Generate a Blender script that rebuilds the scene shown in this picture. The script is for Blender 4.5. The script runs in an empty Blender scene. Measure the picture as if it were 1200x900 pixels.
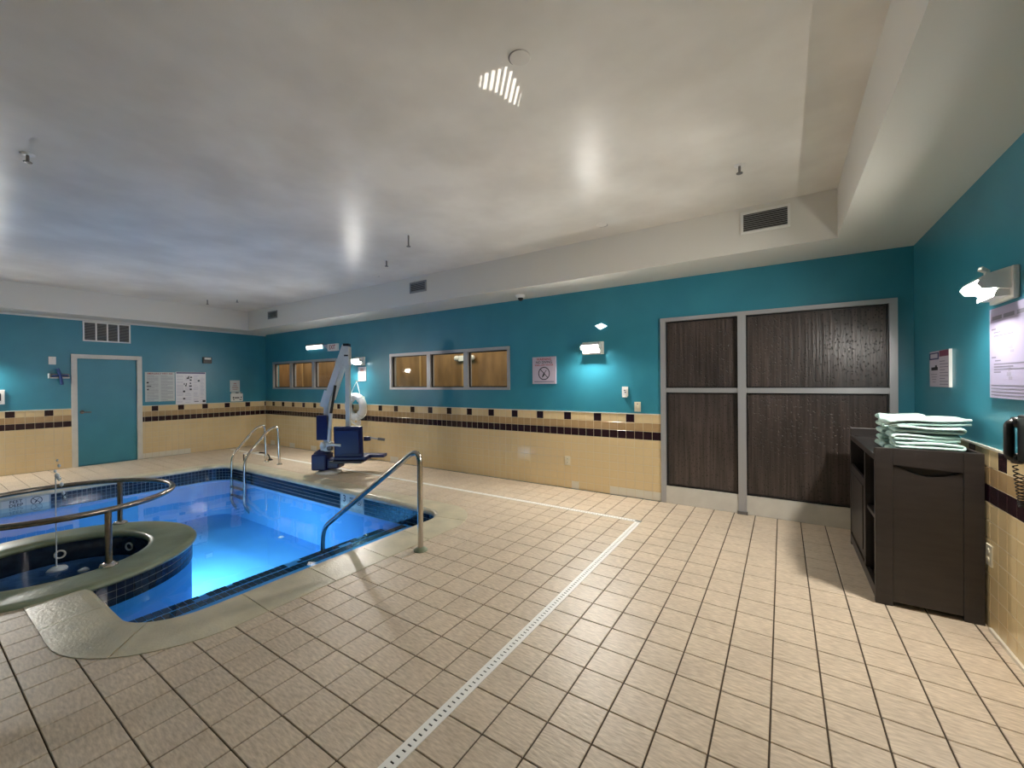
import bpy, bmesh, math, random
from mathutils import Vector, Matrix
random.seed(7)
SC = bpy.context.scene
COL = SC.collection
PI = math.pi

# ------------------------------------------------------------------ camera
cam_d = bpy.data.cameras.new('camera')
cam = bpy.data.objects.new('camera', cam_d); COL.objects.link(cam)
SC.camera = cam
F_PX = 482.838
cam_d.sensor_width = 36.0
cam_d.lens = F_PX / 1200 * 36.0
cam_d.clip_start = 0.02
YAW, PITCH, ROLL = 0.5807, -0.0032, -0.0083
fw = Vector((-math.sin(YAW)*math.cos(PITCH), math.cos(YAW)*math.cos(PITCH), math.sin(PITCH)))
rt = Vector((math.cos(YAW), math.sin(YAW), 0)); up = rt.cross(fw)
r2 = rt*math.cos(ROLL) + up*math.sin(ROLL); u2 = up*math.cos(ROLL) - rt*math.sin(ROLL)
M = Matrix((r2, u2, -fw)).transposed().to_4x4(); M.translation = Vector((0, 0, 1.48))
cam.matrix_world = M

# ------------------------------------------------------------------ world, exposure
world = bpy.data.worlds.new('world'); SC.world = world; world.use_nodes = True
world.node_tree.nodes['Background'].inputs[0].default_value = (0.02, 0.022, 0.025, 1)
world.node_tree.nodes['Background'].inputs[1].default_value = 0.2
SC.view_settings.view_transform = 'Standard'
SC.view_settings.look = 'None'
SC.view_settings.exposure = 1.88
SC.view_settings.gamma = 1.0
SC.view_settings.use_curve_mapping = False
SC.cycles.max_bounces = 10
SC.cycles.diffuse_bounces = 6
SC.cycles.transparent_max_bounces = 12
SC.cycles.caustics_reflective = False
SC.cycles.caustics_refractive = False
SC.cycles.sample_clamp_indirect = 6.0

LAMP = 268.0                    # emission strength of the wall lamps' bulbs
POOL_FILL_W = 22.0                  # watts of each added underwater fill light
LAMP_COL = (1.0, 0.955, 0.885)

# ------------------------------------------------------------------ room numbers (metres)
XL, XR, YB, YN = -10.836, 1.027, 5.256, -3.2
H_SOF, H_CEIL = 2.7235, 3.155
TRAY = (-10.2, 0.41, -2.3, 4.58)          # x0,x1,y0,y1
H_TILE = 1.064
WT = 0.1103; WV = 0.1064                   # wall tile module, row height
FT = 0.2032; FX0, FY0 = -0.0515, 1.982    # floor tile module and grid phase
WATER = -0.145
BASIN = -0.88
SPA = (-5.17, 0.78); SPA_RO, SPA_RI = 0.95, 0.60; SPA_TOP = 0.03; SPA_WATER = -0.19

# ------------------------------------------------------------------ materials
def srgb(r, g, b):
    f = lambda c: ((c/255+0.055)/1.055)**2.4 if c/255 > 0.04045 else c/255/12.92
    return (f(r), f(g), f(b), 1)
MATS = {}
def mat(name, col, rough=0.5, metal=0.0, spec=0.5, noise=None, bump=None, coat=0.0, emit=None):
    """noise=(scale,(rgb2),stretch,detail) mixes a second colour; bump=(scale,strength,stretch)"""
    m = bpy.data.materials.new(name); m.use_nodes = True
    nt = m.node_tree; b = nt.nodes['Principled BSDF']
    b.inputs['Base Color'].default_value = col
    b.inputs['Roughness'].default_value = rough
    b.inputs['Metallic'].default_value = metal
    b.inputs['Specular IOR Level'].default_value = spec
    if coat: b.inputs['Coat Weight'].default_value = coat; b.inputs['Coat Roughness'].default_value = 0.08
    if emit: b.inputs['Emission Color'].default_value = emit[0]; b.inputs['Emission Strength'].default_value = emit[1]
    def tex(scale, stretch, detail=4):
        tc = nt.nodes.new('ShaderNodeTexCoord'); mp = nt.nodes.new('ShaderNodeMapping')
        mp.inputs['Scale'].default_value = stretch
        nt.links.new(tc.outputs['Object'], mp.inputs[0])
        n = nt.nodes.new('ShaderNodeTexNoise'); n.inputs['Scale'].default_value = scale; n.inputs['Detail'].default_value = detail
        nt.links.new(mp.outputs[0], n.inputs['Vector']); return n
    if noise:
        n = tex(noise[0], noise[2] if len(noise) > 2 else (1, 1, 1), noise[3] if len(noise) > 3 else 4)
        mx = nt.nodes.new('ShaderNodeMix'); mx.data_type = 'RGBA'
        rp = nt.nodes.new('ShaderNodeMapRange'); rp.inputs[1].default_value = 0.35; rp.inputs[2].default_value = 0.65
        nt.links.new(n.outputs[0], rp.inputs[0]); nt.links.new(rp.outputs[0], mx.inputs[0])
        mx.inputs[6].default_value = col; mx.inputs[7].default_value = noise[1]
        nt.links.new(mx.outputs[2], b.inputs['Base Color'])
    if bump:
        n = tex(bump[0], bump[2] if len(bump) > 2 else (1, 1, 1))
        bp = nt.nodes.new('ShaderNodeBump'); bp.inputs['Strength'].default_value = bump[1]; bp.inputs['Distance'].default_value = 0.01
        nt.links.new(n.outputs[0], bp.inputs['Height']); nt.links.new(bp.outputs[0], b.inputs['Normal'])
    MATS[name] = m
    return m

mat('teal', srgb(54, 136, 156), 0.34, noise=(3.0, srgb(50, 130, 150)), bump=(180, 0.06))
mat('ceil', srgb(238, 234, 225), 0.3, spec=0.05, noise=(1.5, srgb(221, 216, 206)), bump=(140, 0.05, (1, 1, 1)))
mat('soffit_paint', srgb(222, 218, 208), 0.5, bump=(140, 0.05))
mat('cream', srgb(226, 203, 158), 0.13, noise=(2.5, srgb(219, 195, 149)))
mat('tan', srgb(182, 153, 112), 0.16, noise=(6, srgb(172, 143, 104)))
mat('maroon', srgb(44, 24, 32), 0.12)
mat('offwhite_tile', srgb(222, 216, 200), 0.18)
mat('wall_grout', srgb(214, 200, 170), 0.8)
mat('grout', srgb(66, 54, 42), 0.9, noise=(20, srgb(80, 66, 50)))
mat('concrete', srgb(212, 202, 174), 0.3, noise=(5, srgb(192, 184, 158)), bump=(60, 0.25))
mat('spa_green', srgb(142, 152, 128), 0.3, noise=(4, srgb(118, 126, 98)), bump=(50, 0.2))
mat('pool_tile', srgb(24, 30, 44), 0.12, noise=(14, srgb(34, 46, 62)))
mat('pool_grout', srgb(168, 178, 176), 0.7)
mat('plaster', srgb(92, 176, 238), 0.6, noise=(2, srgb(84, 168, 232)))
mat('spa_plaster', srgb(120, 150, 190), 0.6)
mat('steel', (0.62, 0.58, 0.52, 1), 0.2, 1.0, noise=(30, (0.5, 0.46, 0.40, 1), (1, 1, 0.2)))
mat('steel_dark', (0.36, 0.31, 0.26, 1), 0.26, 1.0, noise=(30, (0.27, 0.23, 0.19, 1)))
mat('white_paint', srgb(214, 212, 206), 0.4)
mat('frame_white', srgb(216, 212, 202), 0.45, noise=(8, srgb(208, 204, 194)))
mat('alu', srgb(176, 176, 178), 0.35, 0.35)
mat('alu_dark', srgb(120, 116, 114), 0.4, 0.4)
mat('white_plastic', srgb(232, 230, 224), 0.35)
mat('ivory_plastic', srgb(224, 216, 192), 0.35)
mat('lift_white', srgb(214, 216, 214), 0.3, noise=(10, srgb(204, 206, 204)))
mat('navy', srgb(9, 18, 72), 0.45, bump=(80, 0.1))
mat('black', srgb(20, 19, 20), 0.35)
mat('cable', srgb(28, 26, 28), 0.4)
mat('ring_white', srgb(236, 238, 238), 0.45)
mat('rope', srgb(232, 234, 228), 0.8)
mat('cart', srgb(52, 46, 44), 0.36, noise=(6, srgb(45, 40, 38), (1, 1, 6)), bump=(40, 0.06, (1, 1, 8)))
mat('cart_dark', srgb(36, 31, 30), 0.5)
mat('towel', srgb(196, 222, 214), 0.95, spec=0.1, noise=(40, srgb(186, 213, 206)), bump=(420, 0.5))
mat('paper', srgb(226, 224, 226), 0.3)
mat('paper_grey', srgb(196, 202, 198), 0.3)
mat('paper_lilac', srgb(172, 166, 194), 0.3)
mat('paper_mauve', srgb(186, 176, 190), 0.3)
mat('ink', srgb(30, 30, 38), 0.5)
mat('ink_grey', srgb(120, 118, 134), 0.5)
mat('ink_faint', srgb(160, 156, 176), 0.5)
mat('ink_red', srgb(150, 50, 56), 0.5)
mat('ink_blue', srgb(44, 44, 104), 0.5)
mat('ink_maroon', srgb(112, 40, 70), 0.5)
mat('blue_strap', srgb(36, 66, 120), 0.6)
mat('vent_grey', srgb(150, 150, 150), 0.4, 0.3)
mat('vent_dark', srgb(26, 26, 28), 0.8)
mat('drain_white', srgb(246, 244, 238), 0.45)
mat('wood_panel', srgb(150, 112, 68), 0.45, noise=(3, srgb(122, 88, 50), (2.0, 1, 0.5), 6))
mat('wood_trim', srgb(176, 140, 92), 0.45)
mat('foam', srgb(214, 222, 228), 0.6)
mat('bulb', (1, 1, 1, 1), 0.4, emit=((*LAMP_COL, 1), LAMP))
mat('light_patch_glow', (1, 1, 1, 1), 0.4, emit=((1, 0.97, 0.92, 1), 0.9))  # painted light: glow for the patches of lamp light on the wall

def tile_mat():
    m = bpy.data.materials.new('floor_tile'); m.use_nodes = True
    nt = m.node_tree; b = nt.nodes['Principled BSDF']; L = nt.links.new
    b.inputs['Roughness'].default_value = 0.42
    geo = nt.nodes.new('ShaderNodeNewGeometry')
    oi = nt.nodes.new('ShaderNodeObjectInfo')
    def noise(scale, st, rot, detail=5):
        mp = nt.nodes.new('ShaderNodeMapping'); mp.inputs['Scale'].default_value = st; mp.inputs['Rotation'].default_value = (0, 0, rot)
        L(geo.outputs['Position'], mp.inputs[0])
        n = nt.nodes.new('ShaderNodeTexNoise'); n.inputs['Scale'].default_value = scale; n.inputs['Detail'].default_value = detail
        L(mp.outputs[0], n.inputs['Vector']); return n
    n1 = noise(21, (1, 4.2, 1), 0.7); n2 = noise(3.2, (1, 1, 1), 0)
    m1 = nt.nodes.new('ShaderNodeMix'); m1.data_type = 'RGBA'
    r1 = nt.nodes.new('ShaderNodeMapRange'); r1.inputs[1].default_value = 0.3; r1.inputs[2].default_value = 0.7
    L(n1.outputs[0], r1.inputs[0]); L(r1.outputs[0], m1.inputs[0])
    m1.inputs[6].default_value = srgb(192, 173, 149); m1.inputs[7].default_value = srgb(229, 211, 187)
    m2 = nt.nodes.new('ShaderNodeMix'); m2.data_type = 'RGBA'; m2.blend_type = 'MULTIPLY'; m2.inputs[0].default_value = 0.5
    r2_ = nt.nodes.new('ShaderNodeMapRange'); r2_.inputs[1].default_value = 0.3; r2_.inputs[2].default_value = 0.7; r2_.inputs[3].default_value = 0.72; r2_.inputs[4].default_value = 1.0
    L(n2.outputs[0], r2_.inputs[0]); L(m1.outputs[2], m2.inputs[6]); L(r2_.outputs[0], m2.inputs[7])
    L(m2.outputs[2], b.inputs['Base Color'])
    bp = nt.nodes.new('ShaderNodeBump'); bp.inputs['Strength'].default_value = 0.28; bp.inputs['Distance'].default_value = 0.006
    L(n1.outputs[0], bp.inputs['Height']); L(bp.outputs[0], b.inputs['Normal'])
    MATS['floor_tile'] = m
tile_mat()

def schlick(nt, f0, normal=None):
    lw = nt.nodes.new('ShaderNodeLayerWeight'); lw.inputs[0].default_value = 0.5
    if normal: nt.links.new(normal, lw.inputs['Normal'])
    p = nt.nodes.new('ShaderNodeMath'); p.operation = 'POWER'; p.inputs[1].default_value = 5.0
    nt.links.new(lw.outputs['Facing'], p.inputs[0])
    m = nt.nodes.new('ShaderNodeMath'); m.operation = 'MULTIPLY_ADD'; m.inputs[1].default_value = 1-f0; m.inputs[2].default_value = f0
    nt.links.new(p.outputs[0], m.inputs[0]); return m
def water_mat(name, tint, bump=0.05, scale=2.2):
    m = bpy.data.materials.new(name); m.use_nodes = True
    nt = m.node_tree; nt.nodes.clear(); L = nt.links.new
    out = nt.nodes.new('ShaderNodeOutputMaterial'); mix = nt.nodes.new('ShaderNodeMixShader')
    tr = nt.nodes.new('ShaderNodeBsdfTransparent'); tr.inputs[0].default_value = tint
    gl = nt.nodes.new('ShaderNodeBsdfGlossy'); gl.inputs['Roughness'].default_value = 0.015
    tc = nt.nodes.new('ShaderNodeNewGeometry')
    n = nt.nodes.new('ShaderNodeTexNoise'); n.inputs['Scale'].default_value = scale; n.inputs['Detail'].default_value = 2
    L(tc.outputs['Position'], n.inputs['Vector'])
    bp = nt.nodes.new('ShaderNodeBump'); bp.inputs['Strength'].default_value = bump; bp.inputs['Distance'].default_value = 0.05
    L(n.outputs[0], bp.inputs['Height'])
    L(bp.outputs[0], gl.inputs['Normal']); fr = schlick(nt, 0.02, bp.outputs[0])
    L(fr.outputs[0], mix.inputs[0]); L(tr.outputs[0], mix.inputs[1]); L(gl.outputs[0], mix.inputs[2]); L(mix.outputs[0], out.inputs[0])
    MATS[name] = m
water_mat('water', (0.62, 0.86, 1.0, 1))
water_mat('spa_water', (0.55, 0.75, 0.9, 1), 0.35, 9)
water_mat('jet_water', (0.9, 0.95, 1.0, 1), 0.3, 30)

def glass_mat(name, tint):
    m = bpy.data.materials.new(name); m.use_nodes = True
    nt = m.node_tree; nt.nodes.clear(); L = nt.links.new
    out = nt.nodes.new('ShaderNodeOutputMaterial'); mix = nt.nodes.new('ShaderNodeMixShader')
    tr = nt.nodes.new('ShaderNodeBsdfTransparent'); tr.inputs[0].default_value = tint
    gl = nt.nodes.new('ShaderNodeBsdfGlossy'); gl.inputs['Roughness'].default_value = 0.02
    fr = schlick(nt, 0.045)
    L(fr.outputs[0], mix.inputs[0]); L(tr.outputs[0], mix.inputs[1]); L(gl.outputs[0], mix.inputs[2]); L(mix.outputs[0], out.inputs[0])
    MATS[name] = m
glass_mat('glass', (0.9, 0.92, 0.9, 1))

def wet_glass_mat():
    m = bpy.data.materials.new('wet_glass'); m.use_nodes = True
    nt = m.node_tree; b = nt.nodes['Principled BSDF']; L = nt.links.new
    geo = nt.nodes.new('ShaderNodeNewGeometry')
    def mp(st):
        q = nt.nodes.new('ShaderNodeMapping'); q.inputs['Scale'].default_value = st; L(geo.outputs['Position'], q.inputs[0]); return q
    n = nt.nodes.new('ShaderNodeTexNoise'); n.inputs['Scale'].default_value = 1.0; n.inputs['Detail'].default_value = 5
    L(mp((46, 1, 1.6)).outputs[0], n.inputs['Vector'])
    v = nt.nodes.new('ShaderNodeTexVoronoi'); v.inputs['Scale'].default_value = 1.0
    L(mp((50, 1, 36)).outputs[0], v.inputs['Vector'])
    n3 = nt.nodes.new('ShaderNodeTexNoise'); n3.inputs['Scale'].default_value = 1.4; n3.inputs['Detail'].default_value = 3
    L(mp((1, 1, 1)).outputs[0], n3.inputs['Vector'])
    rp = nt.nodes.new('ShaderNodeValToRGB')
    rp.color_ramp.elements[0].position = 0.28; rp.color_ramp.elements[0].color = srgb(52, 44, 41)
    rp.color_ramp.elements[1].position = 0.7; rp.color_ramp.elements[1].color = srgb(92, 80, 75)
    L(n.outputs[0], rp.inputs[0])
    dr0 = nt.nodes.new('ShaderNodeMapRange'); dr0.inputs[1].default_value = 0.16; dr0.inputs[2].default_value = 0.34; dr0.inputs[3].default_value = 0.25; dr0.inputs[4].default_value = 1.0
    L(v.outputs['Distance'], dr0.inputs[0])
    sp_ = nt.nodes.new('ShaderNodeSeparateColor'); L(v.outputs['Color'], sp_.inputs[0])
    gt = nt.nodes.new('ShaderNodeMath'); gt.operation = 'GREATER_THAN'; gt.inputs[1].default_value = 0.62; L(sp_.outputs[0], gt.inputs[0])
    dr = nt.nodes.new('ShaderNodeMath'); dr.operation = 'MAXIMUM'; L(dr0.outputs[0], dr.inputs[0]); L(gt.outputs[0], dr.inputs[1])
    mx = nt.nodes.new('ShaderNodeMix'); mx.data_type = 'RGBA'; mx.blend_type = 'MULTIPLY'; mx.inputs[0].default_value = 1.0
    L(rp.outputs[0], mx.inputs[6]); L(dr.outputs[0], mx.inputs[7])
    mx2 = nt.nodes.new('ShaderNodeMix'); mx2.data_type = 'RGBA'; mx2.blend_type = 'MULTIPLY'; mx2.inputs[0].default_value = 1.0
    r3 = nt.nodes.new('ShaderNodeMapRange'); r3.inputs[1].default_value = 0.3; r3.inputs[2].default_value = 0.7; r3.inputs[3].default_value = 0.75; r3.inputs[4].default_value = 1.1
    L(n3.outputs[0], r3.inputs[0]); L(mx.outputs[2], mx2.inputs[6]); L(r3.outputs[0], mx2.inputs[7])
    L(mx2.outputs[2], b.inputs['Base Color'])
    b.inputs['Roughness'].default_value = 0.3
    ad = nt.nodes.new('ShaderNodeMath'); ad.operation = 'ADD'
    L(n.outputs[0], ad.inputs[0]); L(dr.outputs[0], ad.inputs[1])
    bp = nt.nodes.new('ShaderNodeBump'); bp.inputs['Strength'].default_value = 0.6; bp.inputs['Distance'].default_value = 0.004
    L(ad.outputs[0], bp.inputs['Height']); L(bp.outputs[0], b.inputs['Normal'])
    MATS['wet_glass'] = m
wet_glass_mat()

# ------------------------------------------------------------------ mesh helpers
class MB:
    def __init__(s): s.v = []; s.f = []; s.sm = []
    def add(s, vs, fs, smooth=False):
        o = len(s.v); s.v += [tuple(p) for p in vs]
        s.f += [tuple(i+o for i in f) for f in fs]; s.sm += [smooth]*len(fs); return s
    def box(s, x0, x1, y0, y1, z0, z1):
        return s.add([(x0,y0,z0),(x1,y0,z0),(x1,y1,z0),(x0,y1,z0),(x0,y0,z1),(x1,y0,z1),(x1,y1,z1),(x0,y1,z1)],
                     [(0,3,2,1),(4,5,6,7),(0,1,5,4),(1,2,6,5),(2,3,7,6),(3,0,4,7)])
    def bbox(s, x0, x1, y0, y1, z0, z1, b=0.006):
        """box with chamfered edges"""
        bm = bmesh.new(); bmesh.ops.create_cube(bm, size=1)
        for v in bm.verts: v.co = Vector(((x0+x1)/2 + v.co.x*(x1-x0), (y0+y1)/2 + v.co.y*(y1-y0), (z0+z1)/2 + v.co.z*(z1-z0)))
        bmesh.ops.bevel(bm, geom=list(bm.edges), offset=b, segments=2, profile=0.6, affect='EDGES')
        bm.verts.index_update()
        s.add([v.co[:] for v in bm.verts], [[v.index for v in f.verts] for f in bm.faces]); bm.free(); return s
    def prism(s, poly, axis, a0, a1):
        """poly in the two other axes (cyclic order), extruded along axis"""
        def P(p, a): return {'x': (a, p[0], p[1]), 'y': (p[0], a, p[1]), 'z': (p[0], p[1], a)}[axis]
        n = len(poly)
        return s.add([P(p, a0) for p in poly]+[P(p, a1) for p in poly],
                     [tuple(range(n))[::-1], tuple(range(n, 2*n))]+[(i, (i+1) % n, n+(i+1) % n, n+i) for i in range(n)])
    def tube(s, pts, r, seg=12, closed=False, cap=True, radii=None):
        pts = [Vector(p) for p in pts]; n = len(pts); rings = []
        t0 = (pts[1]-pts[0]).normalized()
        ref = Vector((0,0,1)) if abs(t0.z) < 0.9 else Vector((1,0,0))
        u = t0.cross(ref).normalized()
        for i, p in enumerate(pts):
            if closed: t = (pts[(i+1) % n]-pts[i-1]).normalized()
            else: t = (pts[min(i+1,n-1)]-pts[max(i-1,0)]).normalized()
            u = (u - t*u.dot(t)).normalized(); w = t.cross(u)
            rr = radii[i] if radii else r
            rings.append([p + (u*math.cos(2*PI*k/seg)+w*math.sin(2*PI*k/seg))*rr for k in range(seg)])
        vs = [v for rg in rings for v in rg]; fs = []
        for i in range(n if closed else n-1):
            a = i*seg; b = ((i+1) % n)*seg
            for k in range(seg): fs.append((a+k, a+(k+1) % seg, b+(k+1) % seg, b+k))
        s.add(vs, fs, True)
        if cap and not closed:
            s.add(rings[0], [tuple(range(seg))[::-1]]); s.add(rings[-1], [tuple(range(seg))])
        return s
    def lathe(s, prof, c=(0,0,0), seg=24, axis='z', smooth=True):
        vs = []; fs = []; n = len(prof)
        for k in range(seg):
            a = 2*PI*k/seg
            for r, h in prof:
                p = {'z': (r*math.cos(a), r*math.sin(a), h), 'y': (r*math.cos(a), h, r*math.sin(a)), 'x': (h, r*math.cos(a), r*math.sin(a))}[axis]
                vs.append((p[0]+c[0], p[1]+c[1], p[2]+c[2]))
        for k in range(seg):
            for i in range(n-1):
                a = k*n+i; b = ((k+1) % seg)*n+i; fs.append((a, b, b+1, a+1))
        return s.add(vs, fs, smooth)
    def mesh(s, name):
        me = bpy.data.meshes.new(name); me.from_pydata(s.v, [], s.f)
        me.polygons.foreach_set('use_smooth', s.sm)
        bm = bmesh.new(); bm.from_mesh(me); bmesh.ops.recalc_face_normals(bm, faces=bm.faces); bm.to_mesh(me); bm.free()
        me.update(); return me
    def build(s, name, m, parent=None, loc=None):
        return obj(name, s.mesh(name), m, parent, loc)
def obj(name, me, m, parent=None, loc=None):
    o = bpy.data.objects.new(name, me); COL.objects.link(o)
    if m and not me.materials: me.materials.append(MATS[m])
    if parent: o.parent = parent
    if loc: o.location = loc
    return o
def tag(o, label=None, cat=None, group=None, kind=None):
    if label: o['label'] = label
    if cat: o['category'] = cat
    if group: o['group'] = group
    if kind: o['kind'] = kind
    return o
def thing(name, label, cat, loc=(0,0,0), rz=0, group=None, kind=None):
    o = bpy.data.objects.new(name, None); COL.objects.link(o); o.empty_display_size = 0.1
    o.location = loc; o.rotation_euler = (0, 0, rz)
    return tag(o, label, cat, group, kind)
def struct(o, label=None):
    return tag(o, label, None, None, 'structure')
def copy_tree(o, parent=None):
    c = o.copy(); COL.objects.link(c); c.parent = parent
    for ch in [k for k in o.children]: copy_tree(ch, c)
    return c
def B(x0, x1, y0, y1, z0, z1, name, m, parent=None, bev=0):
    mb = MB()
    (mb.bbox(x0,x1,y0,y1,z0,z1,bev) if bev else mb.box(x0,x1,y0,y1,z0,z1))
    return mb.build(name, m, parent)
def text(s, size, name, m, parent, loc, plane='xz', sx=1.0, flip=False):
    """flat lettering: plane 'b' reads on the back wall (facing -y), 'l' on the left wall (facing +x), 'r' on the right wall (facing -x)"""
    cu = bpy.data.curves.new(name, 'FONT'); cu.body = s; cu.size = size; cu.align_x = 'CENTER'; cu.align_y = 'CENTER'; cu.extrude = 0.0006; cu.offset = 0.012*size
    t = bpy.data.objects.new(name, cu); COL.objects.link(t)
    dg = bpy.context.evaluated_depsgraph_get(); me = bpy.data.meshes.new_from_object(t.evaluated_get(dg))
    bpy.data.objects.remove(t); bpy.data.curves.remove(cu)
    ax = {'b': (Vector((1,0,0)), Vector((0,0,1)), Vector((0,-1,0))), 'l': (Vector((0,1,0)), Vector((0,0,1)), Vector((1,0,0))),
          'r': (Vector((0,-1,0)), Vector((0,0,1)), Vector((-1,0,0)))}[plane]
    # right-handedness: x cross z must point out of the wall
    for v in me.vertices:
        c = v.co.copy(); v.co = ax[0]*c.x*sx + ax[1]*c.y + ax[2]*c.z
    me.materials.clear()
    return obj(name, me, m, parent, loc)
def arc(cx, cy, r, a0, a1, n):
    return [(cx+r*math.cos(math.radians(a0+(a1-a0)*i/n)), cy+r*math.sin(math.radians(a0+(a1-a0)*i/n))) for i in range(n+1)]
def bend(pts, r, n=6):
    """round the corners of a 3d polyline"""
    pts = [Vector(p) for p in pts]; out = [pts[0]]
    for i in range(1, len(pts)-1):
        a, b, c = pts[i-1], pts[i], pts[i+1]
        d1 = (a-b); d2 = (c-b); k = min(r, d1.length*0.49, d2.length*0.49)
        p0 = b+d1.normalized()*k; p2 = b+d2.normalized()*k
        for j in range(n+1):
            t = j/n; out.append(p0*(1-t)**2 + b*2*t*(1-t) + p2*t*t)
    out.append(pts[-1]); return out

# ------------------------------------------------------------------ walls
WIN1 = (-10.49, -7.87, 1.37, 2.03)      # x0,x1,z0,z1
WIN2 = (-6.21, -3.48, 1.37, 2.04)
DOORS = (-1.25, 0.91, 0.0, 2.25)
DOORL = (1.87, 2.86, 0.0, 2.07)         # y0,y1 on the left wall
def wall_cells(a0, a1, z0, z1, holes):
    us = sorted({a0, a1, *[h[0] for h in holes], *[h[1] for h in holes]})
    zs = sorted({z0, z1, *[h[2] for h in holes], *[h[3] for h in holes]})
    for i in range(len(us)-1):
        for j in range(len(zs)-1):
            cu, cz = (us[i]+us[i+1])/2, (zs[j]+zs[j+1])/2
            if not any(h[0] < cu < h[1] and h[2] < cz < h[3] for h in holes): yield us[i], us[i+1], zs[j], zs[j+1]
mb = MB()
for a, b, c, d in wall_cells(XL-0.15, XR+0.15, -0.02, 3.3, [WIN1, WIN2, DOORS]): mb.box(a, b, YB, YB+0.15, c, d)
wall_back = struct(mb.build('wall_back', 'teal'), 'long teal wall with tiled wainscot, windows and entrance')
mb = MB()
for a, b, c, d in wall_cells(YN, YB, -0.02, 3.3, [DOORL]): mb.box(XL-0.15, XL, a, b, c, d)
wall_left = struct(mb.build('wall_left', 'teal'), 'teal end wall with door and tiled wainscot')
wall_right = struct(B(XR, XR+0.15, YN, YB, -0.02, 3.3, 'wall_right', 'teal'), 'teal wall behind the towel cart')
wall_front = struct(B(XL-0.15, XR+0.15, YN-0.15, YN, -0.02, 3.3, 'wall_front', 'teal'), 'teal wall opposite the windows')

# ceiling tray and soffit
x0, x1, y0, y1 = TRAY
ceiling = struct(B(XL, XR, YN, YB, H_CEIL, H_CEIL+0.1, 'ceiling', 'ceil'), 'white glossy tray ceiling')
mb = MB()
mb.box(XL, x0, YN, YB, H_SOF, H_CEIL); mb.box(x1, XR, YN, YB, H_SOF, H_CEIL)
mb.box(x0, x1, y1, YB, H_SOF, H_CEIL); mb.box(x0, x1, YN, y0, H_SOF, H_CEIL)
struct(mb.build('trim_1', 'soffit_paint'), 'white dropped soffit around the ceiling')
struct(B(XL, XL+0.02, YN, YB, H_SOF-0.03, H_SOF, 'trim_2', 'white_paint'), 'thin white moulding above the left wall')

# wainscot tiles: a tile is a shared mesh, the nearest ones are objects, the rest one joined part
def tile_verts(w, h, d, b=0.003):
    """tile in u,v,n: back face at n=0, front at n=d with a small chamfer"""
    vs = [(0,0,0),(w,0,0),(w,h,0),(0,h,0),(0,0,d-b),(w,0,d-b),(w,h,d-b),(0,h,d-b),(b,b,d),(w-b,b,d),(w-b,h-b,d),(b,h-b,d)]
    fs = [(0,1,5,4),(1,2,6,5),(2,3,7,6),(3,0,4,7),(4,5,9,8),(5,6,10,9),(6,7,11,10),(7,4,8,11),(8,9,10,11)]
    return vs, fs
GAP = 0.0028
def wainscot(wall, plane, u0, u1, udir, skip, detail, dark_at, lim=1e9):
    """tiles from u0 towards u1; plane maps (u,v,n)->xyz; detail(u,row) -> True for a tile of its own"""
    n = int(math.ceil(abs(u1-u0)/WT)); cache = {}; far = {}
    for row in range(10):
        zt = H_TILE - row*WV; zb = max(0.0, zt-WV)
        for k in range(n):
            ua = u0+udir*k*WT; ub = ua+udir*WT
            if udir > 0: ub = min(ub, u1)
            else: ub = max(ub, u1)
            lo, hi = min(ua, ub), min(max(ua, ub), lim)
            if hi-lo < 0.02 or skip(lo, hi, zb, zt): continue
            m = 'cream'
            if row == 0 and k % 4 == dark_at: m = 'maroon'
            if row == 1: m = 'tan'
            if row == 2: m = 'maroon'
            if row == 9 and white_base(wall.name, (lo+hi)/2): m = 'offwhite_tile'
            w, h = hi-lo-GAP, zt-zb-GAP
            vs, fs = tile_verts(w, h, 0.008)
            if detail((lo+hi)/2, row):
                key = (round(w, 4), round(h, 4), m)
                if key not in cache:
                    cache[key] = MB().add([plane(*v) for v in vs], fs).mesh('tile')
                o = obj('tile', cache[key], m, wall, plane(lo+GAP/2, zb+GAP/2, 0, True))
            else:
                far.setdefault(m, MB()).add([tuple(a+b for a, b in zip(plane(*v), plane(lo+GAP/2, zb+GAP/2, 0, True))) for v in vs], fs)
    for m, q in far.items(): tag(q.build('distant_'+{'cream':'cream','tan':'tan','maroon':'dark','offwhite_tile':'white'}[m]+'_tiles', m, wall), kind='stuff')
def white_base(w, u):
    if w == 'wall_back': return -1.92 < u or -2.5 < u < -2.3 or (u < -6 and math.sin(u*7) > 0.75)
    if w == 'wall_left': return math.sin(u*2.3+0.6) > 0.35
    return False
def pl_back(u, v, n, o=False): return (u, YB-n if o else -n, v)
def pl_left(u, v, n, o=False): return (XL+n if o else n, u, v)
def pl_right(u, v, n, o=False): return (XR-n if o else -n, u, v)
wainscot(wall_back, pl_back, DOORS[0], XL, -1, lambda a, b, c, d: False, lambda u, r: u > DOORS[0]-30*WT, 3)
wainscot(wall_back, pl_back, DOORS[1], XR, 1, lambda a, b, c, d: False, lambda u, r: False, 9)
nos = lambda a, b, c, d: False
wainscot(wall_left, pl_left, 4.83+WT*4.5, DOORL[1], -1, nos, lambda u, r: False, 0, YB)
wainscot(wall_left, pl_left, DOORL[0], YN, -1, nos, lambda u, r: False, 2)
wainscot(wall_right, pl_right, 3.46+WT*16, YN, -1, lambda a, b, c, d: False, lambda u, r: 2.9 < u < 3.8, 0)
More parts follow.
